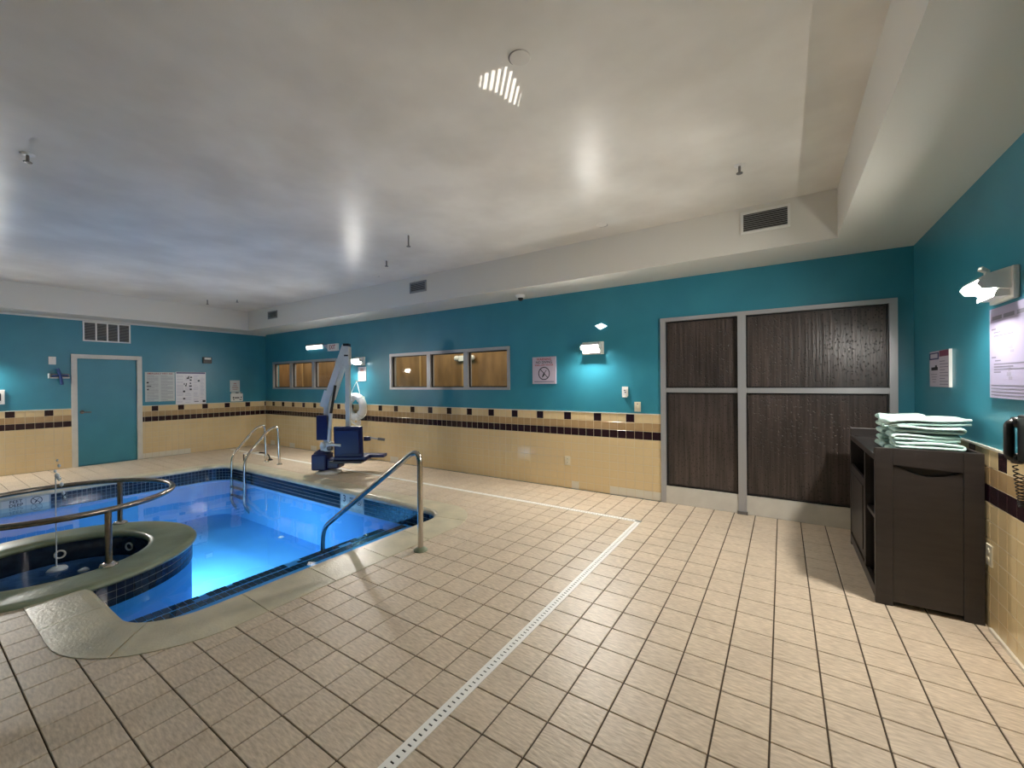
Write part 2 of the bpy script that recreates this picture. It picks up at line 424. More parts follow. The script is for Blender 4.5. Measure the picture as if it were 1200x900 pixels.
for w, args in ((wall_back, (XL, DOORS[0], YB-0.006, YB, 0, H_TILE-0.002)), (wall_left, (XL, XL+0.006, YN, DOORL[0], 0, H_TILE-0.002)),
                (wall_left, (XL, XL+0.006, DOORL[1], YB, 0, H_TILE-0.002)), (wall_right, (XR-0.006, XR, YN, YB, 0, H_TILE-0.002))):
    B(*args, 'grout', 'wall_grout', w)
B(XL, DOORS[0], YB-0.012, YB, H_TILE, H_TILE+0.012, 'wainscot_cap', 'offwhite_tile', wall_back)
B(XL, XL+0.012, YN, DOORL[0], H_TILE, H_TILE+0.012, 'wainscot_cap', 'offwhite_tile', wall_left)
B(XL, XL+0.012, DOORL[1], YB, H_TILE, H_TILE+0.012, 'wainscot_cap', 'offwhite_tile', wall_left)
B(XR-0.012, XR, YN, YB, H_TILE, H_TILE+0.012, 'wainscot_cap', 'offwhite_tile', wall_right)
B(XR-0.022, XR, YN, 3.55, 0, 0.02, 'floor_bead', 'offwhite_tile', wall_right)
B(XL, XL+0.01, YB-0.01, YB, 0, H_TILE, 'corner_bead', 'offwhite_tile', wall_left)

# ------------------------------------------------------------------ pool outline: inner points with outward normals and coping widths
def outline():
    P = []
    def line(a, b, nrm, w0, w1, step=0.08):
        L = math.dist(a, b); n = max(1, int(L/step))
        for i in range(n): t = i/n; P.append((a[0]+(b[0]-a[0])*t, a[1]+(b[1]-a[1])*t, nrm[0], nrm[1], w0+(w1-w0)*t))
    def corner(cx, cy, r, a0, a1, w0, w1, n=10):
        for i in range(n):
            a = math.radians(a0+(a1-a0)*i/n); t = i/n
            P.append((cx+r*math.cos(a), cy+r*math.sin(a), math.cos(a), math.sin(a), w0+(w1-w0)*t))
    line((-4.26, 0.81), (-3.56, 0.81), (0, -1), 0.31, 0.31)
    corner(-3.56, 1.16, 0.35, -90, 0, 0.31, 0.40)
    line((-3.21, 1.16), (-3.21, 3.23), (1, 0), 0.40, 0.40)
    corner(-3.46, 3.23, 0.25, 0, 90, 0.40, 0.30)
    line((-3.46, 3.48), (-8.33, 3.48), (0, 1), 0.30, 0.30)
    corner(-8.33, 3.13, 0.35, 90, 180, 0.30, 0.30)
    line((-8.68, 3.13), (-8.68, -0.15), (-1, 0), 0.30, 0.30)
    corner(-8.33, -0.15, 0.35, 180, 270, 0.30, 0.30)
    line((-8.33, -0.5), (-6.2, -0.5), (0, -1), 0.30, 0.30)
    line((-6.2, -0.5), (-6.0, 0.30), (0.97, -0.24), 0.30, 0.30)
    return P
PATH = outline()
spa_arc = arc(SPA[0], SPA[1], SPA_RO-0.04, 210, -3+0, 60)
inner_poly = [(p[0], p[1]) for p in PATH] + spa_arc
outer_poly = [(p[0]+p[2]*p[4], p[1]+p[3]*p[4]) for p in PATH]
outer_poly = outer_poly + arc(SPA[0], SPA[1], SPA_RO-0.02, 215, 328, 24)[1:]
def inside(pt, poly):
    x, y = pt; c = False; n = len(poly)
    for i in range(n):
        ax, ay = poly[i]; bx, by = poly[i-1]
        if (ay > y) != (by > y) and x < (bx-ax)*(y-ay)/(by-ay)+ax: c = not c
    return c

# floor: grout bed per cell plus tiles
i0 = int(math.floor((XL-FX0)/FT)); i1 = int(math.ceil((XR-FX0)/FT)); j0 = int(math.floor((YN-FY0)/FT)); j1 = int(math.ceil((YB-FY0)/FT))
cells = []
for i in range(i0, i1):
    for j in range(j0, j1):
        a, b = max(XL, FX0+i*FT), min(XR, FX0+(i+1)*FT); c, d = max(YN, FY0+j*FT), min(YB, FY0+(j+1)*FT)
        if all(inside(p, outer_poly) for p in ((a, c), (b, c), (b, d), (a, d))): continue
        cells.append((a, b, c, d))
mb = MB()
for a, b, c, d in cells: mb.add([(a,c,-0.006),(b,c,-0.006),(b,d,-0.006),(a,d,-0.006)], [(0,1,2,3)])
floor = struct(mb.build('floor', 'grout'), 'beige square tiled pool deck with dark grout')
def cam_px(x, y):
    v = Vector((x, y, -1.48)); z = v.dot(fw)
    if z < 0.3: return None
    return 600+F_PX*v.dot(r2)/z, 450-F_PX*v.dot(u2)/z, z
def pxsize(c):
    p = cam_px((c[0]+c[1])/2, (c[2]+c[3])/2)
    if not p or not (-40 < p[0] < 1240 and p[1] < 960): return 0
    return 1/p[2]
order = sorted(cells, key=pxsize, reverse=True)
GX, GY = 0.0075, 0.0055       # joint widths
tcache = {}; far = MB()
for k, (a, b, c, d) in enumerate(order):
    w, h = b-a-GX, d-c-GY
    if w < 0.02 or h < 0.02: continue
    vs, fs = tile_verts(w, h, 0.008, 0.002)
    if k < 300 and pxsize((a, b, c, d)) > 0:
        key = (round(w, 3), round(h, 3))
        if key not in tcache: tcache[key] = MB().add(vs, fs).mesh('tile')
        obj('tile', tcache[key], 'floor_tile', floor, (a+GX/2, c+GY/2, -0.008+random.uniform(-0.0006, 0.0004)))
    else:
        far.add([(v[0]+a+GX/2, v[1]+c+GY/2, v[2]-0.008) for v in vs], fs)
tag(far.build('distant_tiles', 'floor_tile', floor), kind='stuff')

# ------------------------------------------------------------------ swimming pool
pool = thing('swimming_pool', 'blue indoor swimming pool with rounded corners and pale stone coping', 'pool')
basin = MB(); n = len(inner_poly)
vs = [(p[0], p[1], -0.03) for p in inner_poly]+[(p[0], p[1], BASIN) for p in inner_poly]
basin.add(vs, [(i, (i+1) % n, n+(i+1) % n, n+i) for i in range(n)] + [tuple(range(n, 2*n))])
basin.build('basin', 'plaster', pool)
wm = MB().add([(p[0], p[1], WATER) for p in inner_poly], [tuple(range(n))]).mesh('water')
obj('water', wm, 'water', pool)
# steps along the near end
for nm, xn, zt in (('upper_step', -3.83, -0.215), ('lower_step', -4.22, -0.335)):
    st = B(xn, -3.215, 0.86, 3.44, BASIN, zt, nm, 'plaster', pool, bev=0.012)
    mb = MB(); y = 0.95
    while y < 3.38:
        for r in range(2):
            if nm == 'lower_step' and math.sin(y*9.0+r*0.8)+0.5*math.sin(y*23) > 0.75: continue
            t = tile_verts(0.047, 0.044, 0.004, 0.001)
            mb.add([(xn+0.008+r*0.049+v[1], y+v[0], zt+v[2]) for v in t[0]], t[1])
        y += 0.052
    tag(mb.build('nosing_tiles', 'pool_tile', st), kind='stuff')
# coping stones: bullnose sections swept along the outline
def coping(p0, p1, gap0=0.0, gap1=0.0):
    """stone between two fractional indices of PATH"""
    def at(t):
        i = min(int(t), len(PATH)-2); f = t-i; a, b = PATH[i], PATH[i+1]
        v = [a[k]+(b[k]-a[k])*f for k in range(5)]; L = math.hypot(v[2], v[3]); v[2] /= L; v[3] /= L; return v
    prof = [(1.0, -0.03), (1.0, 0.004), (0.55, 0.012), (0.22, 0.017), (0.08, 0.014), (0.0, -0.002), (-0.05, -0.02), (-0.045, -0.04), (0.0, -0.052), (0.1, -0.052)]
    mb = MB(); m = max(3, int(p1-p0)+2); rows = []
    for k in range(m):
        v = at(p0+(p1-p0)*k/(m-1)); rows.append([(v[0]+v[2]*v[4]*s, v[1]+v[3]*v[4]*s, z) for s, z in prof])
    q = len(prof); vs = [p for r in rows for p in r]
    fs = [(k*q+i, k*q+(i+1) % q, (k+1)*q+(i+1) % q, (k+1)*q+i) for k in range(m-1) for i in range(q)]
    fs += [tuple(range(q)), tuple(range((m-1)*q, m*q))]
    mb.add(vs, fs, False); return mb
acc = 0; start = 0.0; last = None; L = 0
t = 0.0; pos = []
cum = [0]
for i in range(1, len(PATH)): cum.append(cum[-1]+math.dist(PATH[i][:2], PATH[i-1][:2]))
def idx_at(s):
    for i in range(1, len(cum)):
        if cum[i] >= s: return i-1+(s-cum[i-1])/(cum[i]-cum[i-1])
    return len(cum)-1
s = 0.0
while s < cum[-1]-0.05:
    e = min(s+0.485, cum[-1])
    coping(idx_at(s+0.003), idx_at(e-0.003)).build('coping_stone', 'concrete', pool); s = e
# joint bed under the stones
mb = MB(); vs = []
for p in PATH: vs += [(p[0]+p[2]*0.01, p[1]+p[3]*0.01, -0.012), (p[0]+p[2]*(p[4]-0.005), p[1]+p[3]*(p[4]-0.005), -0.002)]
mb.add(vs, [(2*i, 2*i+1, 2*i+3, 2*i+2) for i in range(len(PATH)-1)]); mb.build('coping_bed', 'concrete', pool)
# waterline tiles
def band_tiles(path, rows, z_top, size, skip=lambda x, y: False):
    """path: list of (x,y,nx,ny) with normals pointing at the viewer side; returns tile corner lists"""
    c = [0]
    for i in range(1, len(path)): c.append(c[-1]+math.dist(path[i][:2], path[i-1][:2]))
    def at(s):
        for i in range(1, len(c)):
            if c[i] >= s:
                f = (s-c[i-1])/(c[i]-c[i-1]); a, b = path[i-1], path[i]
                v = [a[k]+(b[k]-a[k])*f for k in range(4)]; L = math.hypot(v[2], v[3]); v[2] /= L; v[3] /= L; return v
        return path[-1]
    s = 0
    while s+size < c[-1]:
        a, b = at(s+0.0025), at(s+size-0.0025)
        if not skip((a[0]+b[0])/2, (a[1]+b[1])/2):
            for r in range(rows):
                z1 = z_top-r*size-0.0025; z0 = z1-size+0.005; g = 0.005; e = 0.0015
                m0 = lambda v, z, d: (v[0]+v[2]*d, v[1]+v[3]*d, z)
                vs = [m0(a,z0,0), m0(b,z0,0), m0(b,z1,0), m0(a,z1,0), m0(a,z0,g), m0(b,z0,g), m0(b,z1,g), m0(a,z1,g)]
                yield vs, [(0,1,5,4),(1,2,6,5),(2,3,7,6),(3,0,4,7),(4,5,6,7)]
        s += size
MARK3 = (-5.14, -4.66); MARK4 = (0.62, 1.27)
def skip_mark(x, y): return (y > 3.4 and MARK3[0] < x < MARK3[1]) or (x < -8.6 and MARK4[0] < y < MARK4[1])
mb = MB()
for vs, fs in band_tiles([(p[0]-p[2]*0.001, p[1]-p[3]*0.001, -p[2], -p[3]) for p in PATH], 4, -0.045, 0.052, skip_mark): mb.add(vs, fs)
tag(mb.build('waterline_tiles', 'pool_tile', pool), kind='stuff')
mb = MB(); vs = []
for p in PATH: vs += [(p[0]-p[2]*0.0025, p[1]-p[3]*0.0025, -0.04), (p[0]-p[2]*0.0025, p[1]-p[3]*0.0025, -0.255)]
mb.add(vs, [(2*i, 2*i+1, 2*i+3, 2*i+2) for i in range(len(PATH)-1)]); mb.build('tile_grout', 'pool_grout', pool)
# depth markers
def no_dive(parent, plane, c, r, m='ink', off=0.0):
    """ring, bar and diving figure, flat print"""
    ax = {'b': lambda u, v: (c[0]+u, c[1], c[2]+v), 'l': lambda u, v: (c[0], c[1]+u, c[2]+v), 'r': lambda u, v: (c[0], c[1]-u, c[2]+v)}[plane]
    mb = MB(); N = 28
    ro, ri = r, r*0.86
    mb.add([ax(ro*math.cos(2*PI*k/N), ro*math.sin(2*PI*k/N)) for k in range(N)]+[ax(ri*math.cos(2*PI*k/N), ri*math.sin(2*PI*k/N)) for k in range(N)],
           [(k, (k+1) % N, N+(k+1) % N, N+k) for k in range(N)])
    def bar(a, b, w):
        dx, dy = b[0]-a[0], b[1]-a[1]; L = math.hypot(dx, dy); nx, ny = -dy/L*w/2, dx/L*w/2
        mb.add([ax((a[0]+nx)*r, (a[1]+ny)*r), ax((b[0]+nx)*r, (b[1]+ny)*r), ax((b[0]-nx)*r, (b[1]-ny)*r), ax((a[0]-nx)*r, (a[1]-ny)*r)], [(0,1,2,3)])
    bar((-0.64, 0.64), (0.64, -0.64), 0.12)
    bar((0.42, 0.5), (-0.12, -0.15), 0.10); bar((-0.05, -0.05), (-0.32, -0.6), 0.14); bar((0.0, 0.0), (-0.1, -0.42), 0.2)
    mb.add([ax(-0.16*r+0.13*r*math.cos(k*PI/4), -0.36*r+0.13*r*math.sin(k*PI/4)) for k in range(8)], [tuple(range(8))])
    return mb.build('no_diving_symbol', m, parent)
for nm, x in (('number_tile', 0), ('words_tile', 1), ('symbol_tile', 2)):
    w = (MARK3[1]-MARK3[0])/3
    B(MARK3[0]+w*x+0.002, MARK3[0]+w*(x+1)-0.002, 3.473, 3.48, -0.2, -0.047, nm, 'offwhite_tile', pool)
    w = (MARK4[1]-MARK4[0])/3
    B(-8.68, -8.673, MARK4[0]+w*x+0.002, MARK4[0]+w*(x+1)-0.002, -0.2, -0.047, nm, 'offwhite_tile', pool)
w = (MARK3[1]-MARK3[0])/3
text('3', 0.13, 'depth_number', 'ink', pool, (MARK3[0]+w*0.5, 3.472, -0.1), 'b')
text('FEET', 0.042, 'depth_word', 'ink', pool, (MARK3[0]+w*1.5, 3.472, -0.078), 'b')
text('DEEP', 0.042, 'depth_word', 'ink', pool, (MARK3[0]+w*1.5, 3.472, -0.122), 'b')
no_dive(pool, 'b', (MARK3[0]+w*2.5, 3.4715, -0.1), 0.05)
w = (MARK4[1]-MARK4[0])/3
text('4', 0.15, 'depth_number', 'ink', pool, (-8.672, MARK4[0]+w*0.75, -0.1), 'l')
text('FEET', 0.055, 'depth_word', 'ink', pool, (-8.672, MARK4[0]+w*1.6, -0.075), 'l')
text('DEEP', 0.055, 'depth_word', 'ink', pool, (-8.672, MARK4[0]+w*1.6, -0.125), 'l')
no_dive(pool, 'l', (-8.6715, MARK4[0]+w*2.45, -0.1), 0.055)
# added fill lamps on the spa's hidden side, to brighten the pool
for ang in (102, 122, 142):
    ca, sa = math.cos(math.radians(ang)), math.sin(math.radians(ang))
    UW = (SPA[0]+0.915*ca, SPA[1]+0.915*sa, -0.25)
    q = MB().lathe([(0.0, 0.03), (0.05, 0.028), (0.065, 0.015), (0.07, 0.0)], (0, 0, 0), 20, 'x').build('added_pool_lamp', 'white_plastic', pool, UW)
    q.rotation_euler = (0, 0, math.radians(ang))
    ld = bpy.data.lights.new('added_pool_light', 'SPOT'); ld.energy = POOL_FILL_W; ld.spot_size = math.radians(150); ld.spot_blend = 1.0; ld.shadow_soft_size = 0.06
    ld.color = (0.92, 0.98, 1.0)
    lo = bpy.data.objects.new('added_pool_light', ld); COL.objects.link(lo); lo.parent = pool
    lo.location = (UW[0]+0.06*ca, UW[1]+0.06*sa, UW[2]); lo.rotation_euler = Vector((ca, sa, -1.0)).to_track_quat('-Z', 'Y').to_euler()
# small white disc on the pool floor
MB().lathe([(0.0, 0.012), (0.03, 0.012), (0.045, 0.0)], (0, 0, 0), 14, 'z').build('floor_disc', 'white_plastic', pool, (-6.5, 3.36, BASIN))

# ------------------------------------------------------------------ spa
spa = thing('hot_tub', 'round spa with green weathered rim set into the near edge of the pool', 'hot tub', (SPA[0], SPA[1], 0))
ro, ri, zt = SPA_RO, SPA_RI, SPA_TOP
MB().lathe([(ro-0.03, zt-0.055), (ro, zt-0.05), (ro+0.012, zt-0.03), (ro-0.005, zt-0.008), (ro-0.05, zt), (ri+0.06, zt+0.004), (ri+0.015, zt-0.006), (ri, zt-0.03), (ri+0.012, zt-0.055), (ri+0.05, zt-0.055)],
           (0, 0, 0), 72).build('rim', 'spa_green', spa)
MB().lathe([(ro-0.03, zt-0.05), (ro-0.03, BASIN)], (0, 0, 0), 72).build('outer_wall', 'plaster', spa)
MB().lathe([(ri+0.03, zt-0.05), (ri+0.03, -0.21)], (0, 0, 0), 60).build('inner_tile_band', 'pool_tile', spa)
MB().lathe([(ri+0.031, -0.21), (ri+0.031, -0.42), (ri-0.2, -0.42), (ri-0.2, -0.6), (0.0, -0.6)], (0, 0, 0), 60, smooth=False).build('inner_wall', 'spa_plaster', spa)
MB().add([(math.cos(2*PI*k/60)*(ri+0.03), math.sin(2*PI*k/60)*(ri+0.03), SPA_WATER) for k in range(60)], [tuple(range(60))]).build('water', 'spa_water', spa)
MB().lathe([(ro-0.028, zt-0.05), (ro-0.028, zt-0.05-0.165)], (0, 0, 0), 72).build('tile_grout', 'pool_grout', spa)
sp = [(math.cos(math.radians(a))*(ro-0.027), math.sin(math.radians(a))*(ro-0.027), math.cos(math.radians(a)), math.sin(math.radians(a))) for a in range(-6, 216, 3)]
for vs, fs in band_tiles(sp, 3, zt-0.052, 0.056): MB().add(vs, fs).build('tile', 'pool_tile', spa)
ip = [(math.cos(math.radians(a))*(ri+0.029), math.sin(math.radians(a))*(ri+0.029), -math.cos(math.radians(a)), -math.sin(math.radians(a))) for a in range(0, 362, 3)]
for a in (118, 168):
    c = (math.cos(math.radians(a)), math.sin(math.radians(a)))
    j = MB().tube([(c[0]*(ri+0.024)+c[1]*0.035*math.cos(k*PI/8), c[1]*(ri+0.024)-c[0]*0.035*math.cos(k*PI/8), 0.035*math.sin(k*PI/8)) for k in range(16)], 0.008, 8, closed=True)
    j.build('jet_fitting', 'white_plastic', spa, (0, 0, -0.125))
for x, y, r in ((-0.36, 0.07, 0.07), (-0.14, 0.2, 0.04), (0.05, 0.33, 0.035), (0.12, 0.36, 0.03)):
    mb = MB(); bmx = bmesh.new(); bmesh.ops.create_icosphere(bmx, subdivisions=2, radius=1)
    mb.add([(x+v.co.x*r*random.uniform(0.9, 1.15), y+v.co.y*r*random.uniform(0.9, 1.1), SPA_WATER+max(-0.003, v.co.z*r*0.55*random.uniform(0.8, 1.2))) for v in bmx.verts], [[v.index for v in f.verts] for f in bmx.faces], True)
    bmx.free(); mb.build('foam', 'foam', spa)
# thin jet of water spouting from the spa
jet = thing('water_jet', 'thin vertical spout of water rising from the spa', 'water jet', (-5.531, 0.848, SPA_WATER))
MB().tube([(0, 0, 0), (0.002, 0.001, 0.3), (0, 0, 0.6), (0.004, 0.002, 0.84)], 0.005, 8, radii=[0.007, 0.0035, 0.0035, 0.005]).build('stream', 'foam', jet)
for x, y, z, r in ((0.01, 0.01, 0.86, 0.018), (0.025, 0.02, 0.83, 0.014), (-0.005, 0, 0.9, 0.011), (0.03, 0.02, 0.95, 0.012), (0.05, 0.03, 0.78, 0.015), (0.06, 0.04, 0.70, 0.013), (0.07, 0.045, 0.66, 0.01), (0.02, 0.01, 1.0, 0.009)):
    mb = MB(); mb.lathe([(0.0, -r*1.6), (r*0.8, -r*0.7), (r, 0.1*r), (r*0.6, r), (0.0, r*1.4)], (x, y, z), 8); mb.build('droplet', 'foam', jet)

# ------------------------------------------------------------------ metal rails
def flange(mb, x, y, z, r=0.055): return mb.lathe([(0.0, 0.03), (0.03, 0.03), (r*0.7, 0.022), (r, 0.008), (r, 0.0), (0.0, 0.0)], (x, y, z), 20)
sr = thing('spa_handrail', 'curved tarnished steel handrail on two posts around the spa', 'handrail', (SPA[0], SPA[1], SPA_TOP))
cx, cy = -5.3-SPA[0], 0.84-SPA[1]
MB().tube([(cx+0.76*math.cos(math.radians(a)), cy+0.76*math.sin(math.radians(a)), 0.45) for a in range(-70, 251, 5)], 0.024, 12).build('rail', 'steel_dark', sr)
for a in (11, 137):
    x, y = cx+0.76*math.cos(math.radians(a)), cy+0.76*math.sin(math.radians(a))
    p = MB().tube([(x, y, 0.0), (x, y, 0.45)], 0.023, 12).build('post', 'steel_dark', sr)
    flange(MB(), x, y, 0.0, 0.06).build('flange', 'steel', p)
    for k in range(4):
        b = PI/4+k*PI/2; MB().lathe([(0.0, 0.02), (0.008, 0.018), (0.01, 0.008), (0.01, 0)], (x+0.052*math.cos(b), y+0.052*math.sin(b), 0.0), 8).build('bolt', 'steel', p)
hr = thing('pool_handrail', 'stainless steel entry handrail arching from the deck into the pool steps', 'handrail', (-2.69, 2.6, 0))
pts = bend([(0, 0, 0.0), (0, 0, 0.92), (-1.48, 0, -0.08), (-1.50, 0, -0.335)], 0.17, 8)
MB().tube(pts, 0.0245, 14).build('rail', 'steel', hr)
flange(MB(), 0, 0, 0.0, 0.062).build('flange', 'spa_green', hr)
ld_ = thing('pool_ladder', 'steel pool ladder with two looped handrails near the far corner', 'ladder', (-8.04, 3.98, 0))
for sx in (-0.24, 0.24):
    pts = bend([(sx, 0.03, 0.0), (sx, 0.01, 0.72), (sx, -0.16, 0.66), (sx, -0.56, 0.2), (sx, -0.575, -0.62), (sx, -0.47, -0.78), (sx, -0.42, -0.78)], 0.13, 7)
    r = MB().tube(pts, 0.023, 12).build('rail', 'steel', ld_)
    flange(MB(), sx, 0.03, 0.0, 0.05).build('flange', 'steel', r)
for z in (-0.19, -0.34, -0.49): B(-0.22, 0.22, -0.61, -0.54, z-0.012, z+0.012, 'step', 'steel_dark', ld_, bev=0.004)
lp = thing('bent_pipe', 'low bent white pipe on the deck behind the ladder', 'pipe', (-8.62, 3.96, 0))
pts = bend([(-0.15, -0.13, 0.14), (0.08, 0.06, 0.16), (0.2, 0.16, 0.13), (0.22, 0.18, 0.0)], 0.08, 5)
MB().tube(pts[:4], 0.014, 8).build('arm', 'white_plastic', lp); MB().tube(pts[3:], 0.013, 8).build('hose', 'black', lp)
flange(MB(), 0.22, 0.18, 0.0, 0.05).build('foot', 'black', lp)
MB().tube([(-0.15, -0.13, 0.0), (-0.15, -0.13, 0.14)], 0.012, 8).build('leg', 'black', lp)

# ------------------------------------------------------------------ slotted trench drain
dr = thing('trench_drain', 'white slotted drain channel running in an L across the deck', 'drain', (-1.28, 4.37, 0))
def drain(p0, p1, w, pitch, name, along):
    a0, a1 = p0, p1; mb = MB(); bed = MB()
    def bx(u0, u1, v0, v1, z0, z1, q):
        if along == 'y': q.box(v0, v1, u0, u1, z0, z1)
        else: q.box(u0, u1, v0, v1, z0, z1)
    bx(a0, a1, -w/2, -w*0.17, 0.0, 0.0035, mb); bx(a0, a1, w*0.17, w/2, 0.0, 0.0035, mb)
    u = a0
    while u < a1-pitch:
        bx(u, u+pitch*0.74, -w*0.17, w*0.17, 0.0, 0.0035, mb); u += pitch
    bx(a0, a1, -w*0.3, w*0.3, 0.0, 0.0008, bed)
    tag(mb.build(name, 'drain_white', dr), kind='stuff'); bed.build('channel', 'vent_dark', dr)
drain(-7.4, 0.03, 0.06, 0.03, 'grate', 'y')
drain(-9.3, 0.03, 0.06, 0.03, 'long_grate', 'x')

# ------------------------------------------------------------------ windows and doors
def window(n, W, mull, label):
    x0, x1, z0, z1 = W
    t = thing('window_%d' % n, label, None, (0, 0, 0), kind='structure')
    f = 0.05; fr = MB()
    fr.box(x0, x1, YB-0.012, YB+0.1, z1-f, z1).box(x0, x1, YB-0.012, YB+0.1, z0, z0+f*0.8).box(x0, x0+f, YB-0.012, YB+0.1, z0+f*0.8, z1-f).box(x1-f, x1, YB-0.012, YB+0.1, z0+f*0.8, z1-f)
    fr.build('frame', 'alu', t)
    edges = [x0+f]+[m for mm in mull for m in mm]+[x1-f]
    for a, b in mull: B(a, b, YB-0.008, YB+0.1, z0+f*0.8, z1-f, 'mullion', 'alu', t)
    for i in range(0, len(edges), 2):
        MB().add([(edges[i], YB+0.052, z0+f*0.8), (edges[i+1], YB+0.052, z0+f*0.8), (edges[i+1], YB+0.052, z1-f), (edges[i], YB+0.052, z1-f)], [(0, 1, 2, 3)]).build('pane', 'glass', t)
        g = 0.018; bd = MB(); a, b, c, d = edges[i], edges[i+1], z0+f*0.8, z1-f
        bd.box(a, a+g, YB+0.03, YB+0.05, c, d).box(b-g, b, YB+0.03, YB+0.05, c, d).box(a+g, b-g, YB+0.03, YB+0.05, d-g, d).box(a+g, b-g, YB+0.03, YB+0.05, c, c+g)
        bd.build('gasket', 'black', t)
    return t
window(1, WIN1, [(-9.71, -9.62), (-8.79, -8.70)], 'three pane interior window near the far corner behind the pool lift')
window(2, WIN2, [(-5.24, -5.16), (-4.40, -4.31)], 'three pane interior window in the middle of the long wall')
# corridor beyond the windows
cw = struct(B(XL-3.0, -1.6, YB+1.15, YB+1.25, 0.0, 2.8, 'wall_corridor', 'wood_panel'), 'brown wood panelled corridor wall behind the windows')
struct(B(XL-3.0, -1.6, YB+0.15, YB+1.15, 2.6, 2.7, 'ceiling_corridor', 'soffit_paint'), 'corridor ceiling')
struct(B(XL-3.0, -1.6, YB+0.15, YB+1.15, -0.05, 0.0, 'floor_corridor', 'grout'), 'corridor floor')
struct(B(-1.6, -1.5, YB+0.15, YB+1.25, 0, 2.7, 'wall_corridor_end', 'wood_panel'), 'corridor end wall')
for x in (-12.6, -11.2, -9.6, -8.0, -6.6, -5.4, -4.2, -3.0): B(x, x+0.05, YB+1.135, YB+1.15, 0, 2.6, 'panel_trim', 'wood_trim', cw)
lt = bpy.data.lights.new('corridor_light', 'AREA'); lt.shape = 'RECTANGLE'; lt.energy = 30; lt.size = 11.5; lt.size_y = 0.3; lt.color = (1, 0.88, 0.7)
q = bpy.data.objects.new('corridor_light', lt); COL.objects.link(q); q.location = (-7.6, YB+0.5, 2.58)
em = thing('emergency_light', 'white twin headed emergency light seen through the middle window pane', 'emergency light', (-5.3, YB+1.15, 1.98))
B(-0.16, 0.16, -0.06, 0.0, -0.06, 0.05, 'housing', 'white_plastic', em, bev=0.008)
for sx in (-0.2, 0.2): MB().lathe([(0.0, -0.09), (0.05, -0.08), (0.055, -0.04), (0.03, -0.01), (0.0, 0.0)], (sx, 0, 0.0), 14, 'y').build('lamp_head', 'white_plastic', em)

ent = thing('door_2', 'aluminium framed glazed entrance with four wet dark panes', None, (0, 0, 0), kind='structure')
x0, x1, z0, z1 = DOORS; yf = YB-0.03
fr = MB()
fr.box(x0, x0+0.06, yf, YB+0.1, 0, z1).box(x1-0.06, x1, yf, YB+0.1, 0, z1).box(x0+0.06, x1-0.06, yf, YB+0.1, z1-0.045, z1)
fr.build('frame', 'alu', ent)
B(-0.415, -0.335, yf-0.015, YB+0.1, 0, z1-0.045, 'mullion', 'alu', ent)
B(-0.425, -0.325, yf-0.03, yf, 0, 0.03, 'pivot_foot', 'alu_dark', ent)
for a, b in ((x0+0.06, -0.415), (-0.335, x1-0.06)):
    B(a, b, yf+0.005, YB+0.08, 1.345, 1.40, 'cross_rail', 'alu', ent)
    B(a, b, yf+0.005, YB+0.08, 0.0, 0.205, 'kick_panel', 'frame_white', ent)
    for c, d in ((0.205, 1.345), (1.40, z1-0.045)):
        B(a, b, YB+0.03, YB+0.04, c, d, 'pane', 'wet_glass', ent)
        g = 0.014; gm = MB()
        gm.box(a, a+g, YB+0.01, YB+0.03, c, d).box(b-g, b, YB+0.01, YB+0.03, c, d).box(a+g, b-g, YB+0.01, YB+0.03, d-g, d).box(a+g, b-g, YB+0.01, YB+0.03, c, c+g)
        gm.build('gasket', 'black', ent)
B(x0, x1, YB+0.1, YB+0.15, 0, z1, 'backing', 'black', ent)

dl = thing('door_1', 'teal painted door in a white frame', None, (XL, 0, 0), kind='structure')
y0, y1, _, z1 = DOORL
fr = MB(); fr.box(-0.1, 0.03, y0, y0+0.075, 0, z1).box(-0.1, 0.03, y1-0.075, y1, 0, z1).box(-0.1, 0.03, y0+0.075, y1-0.075, z1-0.075, z1); fr.build('frame', 'frame_white', dl)
B(-0.06, -0.015, y0+0.078, y1-0.078, 0.005, z1-0.078, 'leaf', 'teal', dl, bev=0.003)
h = MB().tube([(-0.015, y0+0.14, 1.0), (0.04, y0+0.14, 1.0)], 0.011, 8).tube([(0.04, y0+0.125, 1.0), (0.045, y0+0.25, 0.995)], 0.010, 8)
h.lathe([(0, 0.01), (0.028, 0.01), (0.032, 0.0)], (-0.015, y0+0.14, 1.0), 14, 'x'); h.build('handle', 'steel_dark', dl)

# ------------------------------------------------------------------ vents
def vent(name, label, loc, rz, w, h, nslat, cols=1, group=None, m_frame='white_plastic', m_slat='vent_grey', vertical=False):
    """local: x along the wall, -y out of the wall"""
    t = thing(name, label, 'vent', loc, rz, group)
    f = 0.022; fr = MB()
    fr.box(-w/2, w/2, -0.014, 0, h/2-f, h/2).box(-w/2, w/2, -0.014, 0, -h/2, -h/2+f).box(-w/2, -w/2+f, -0.014, 0, -h/2+f, h/2-f).box(w/2-f, w/2, -0.014, 0, -h/2+f, h/2-f)
    fr.build('frame', m_frame, t)
    for k in range(1, cols):
        x = -w/2+f+(w-2*f)*k/cols; B(x-0.011, x+0.011, -0.013, 0, -h/2+f, h/2-f, 'divider', m_frame, t)
    B(-w/2+f, w/2-f, -0.002, 0, -h/2+f, h/2-f, 'backing', 'vent_dark', t)
    cache = None
    for k in range(nslat):
        z = -h/2+f+(h-2*f)*(k+0.5)/nslat; s = (h-2*f)/nslat
        if cache is None:
            cache = MB().prism([(-0.011, -s*0.34), (-0.009, -s*0.42), (-0.002, s*0.12), (-0.004, s*0.2)], 'x', -w/2+f, w/2-f).mesh('slat')
        obj('slat', cache, m_slat, t, (0, 0, z))
    return t
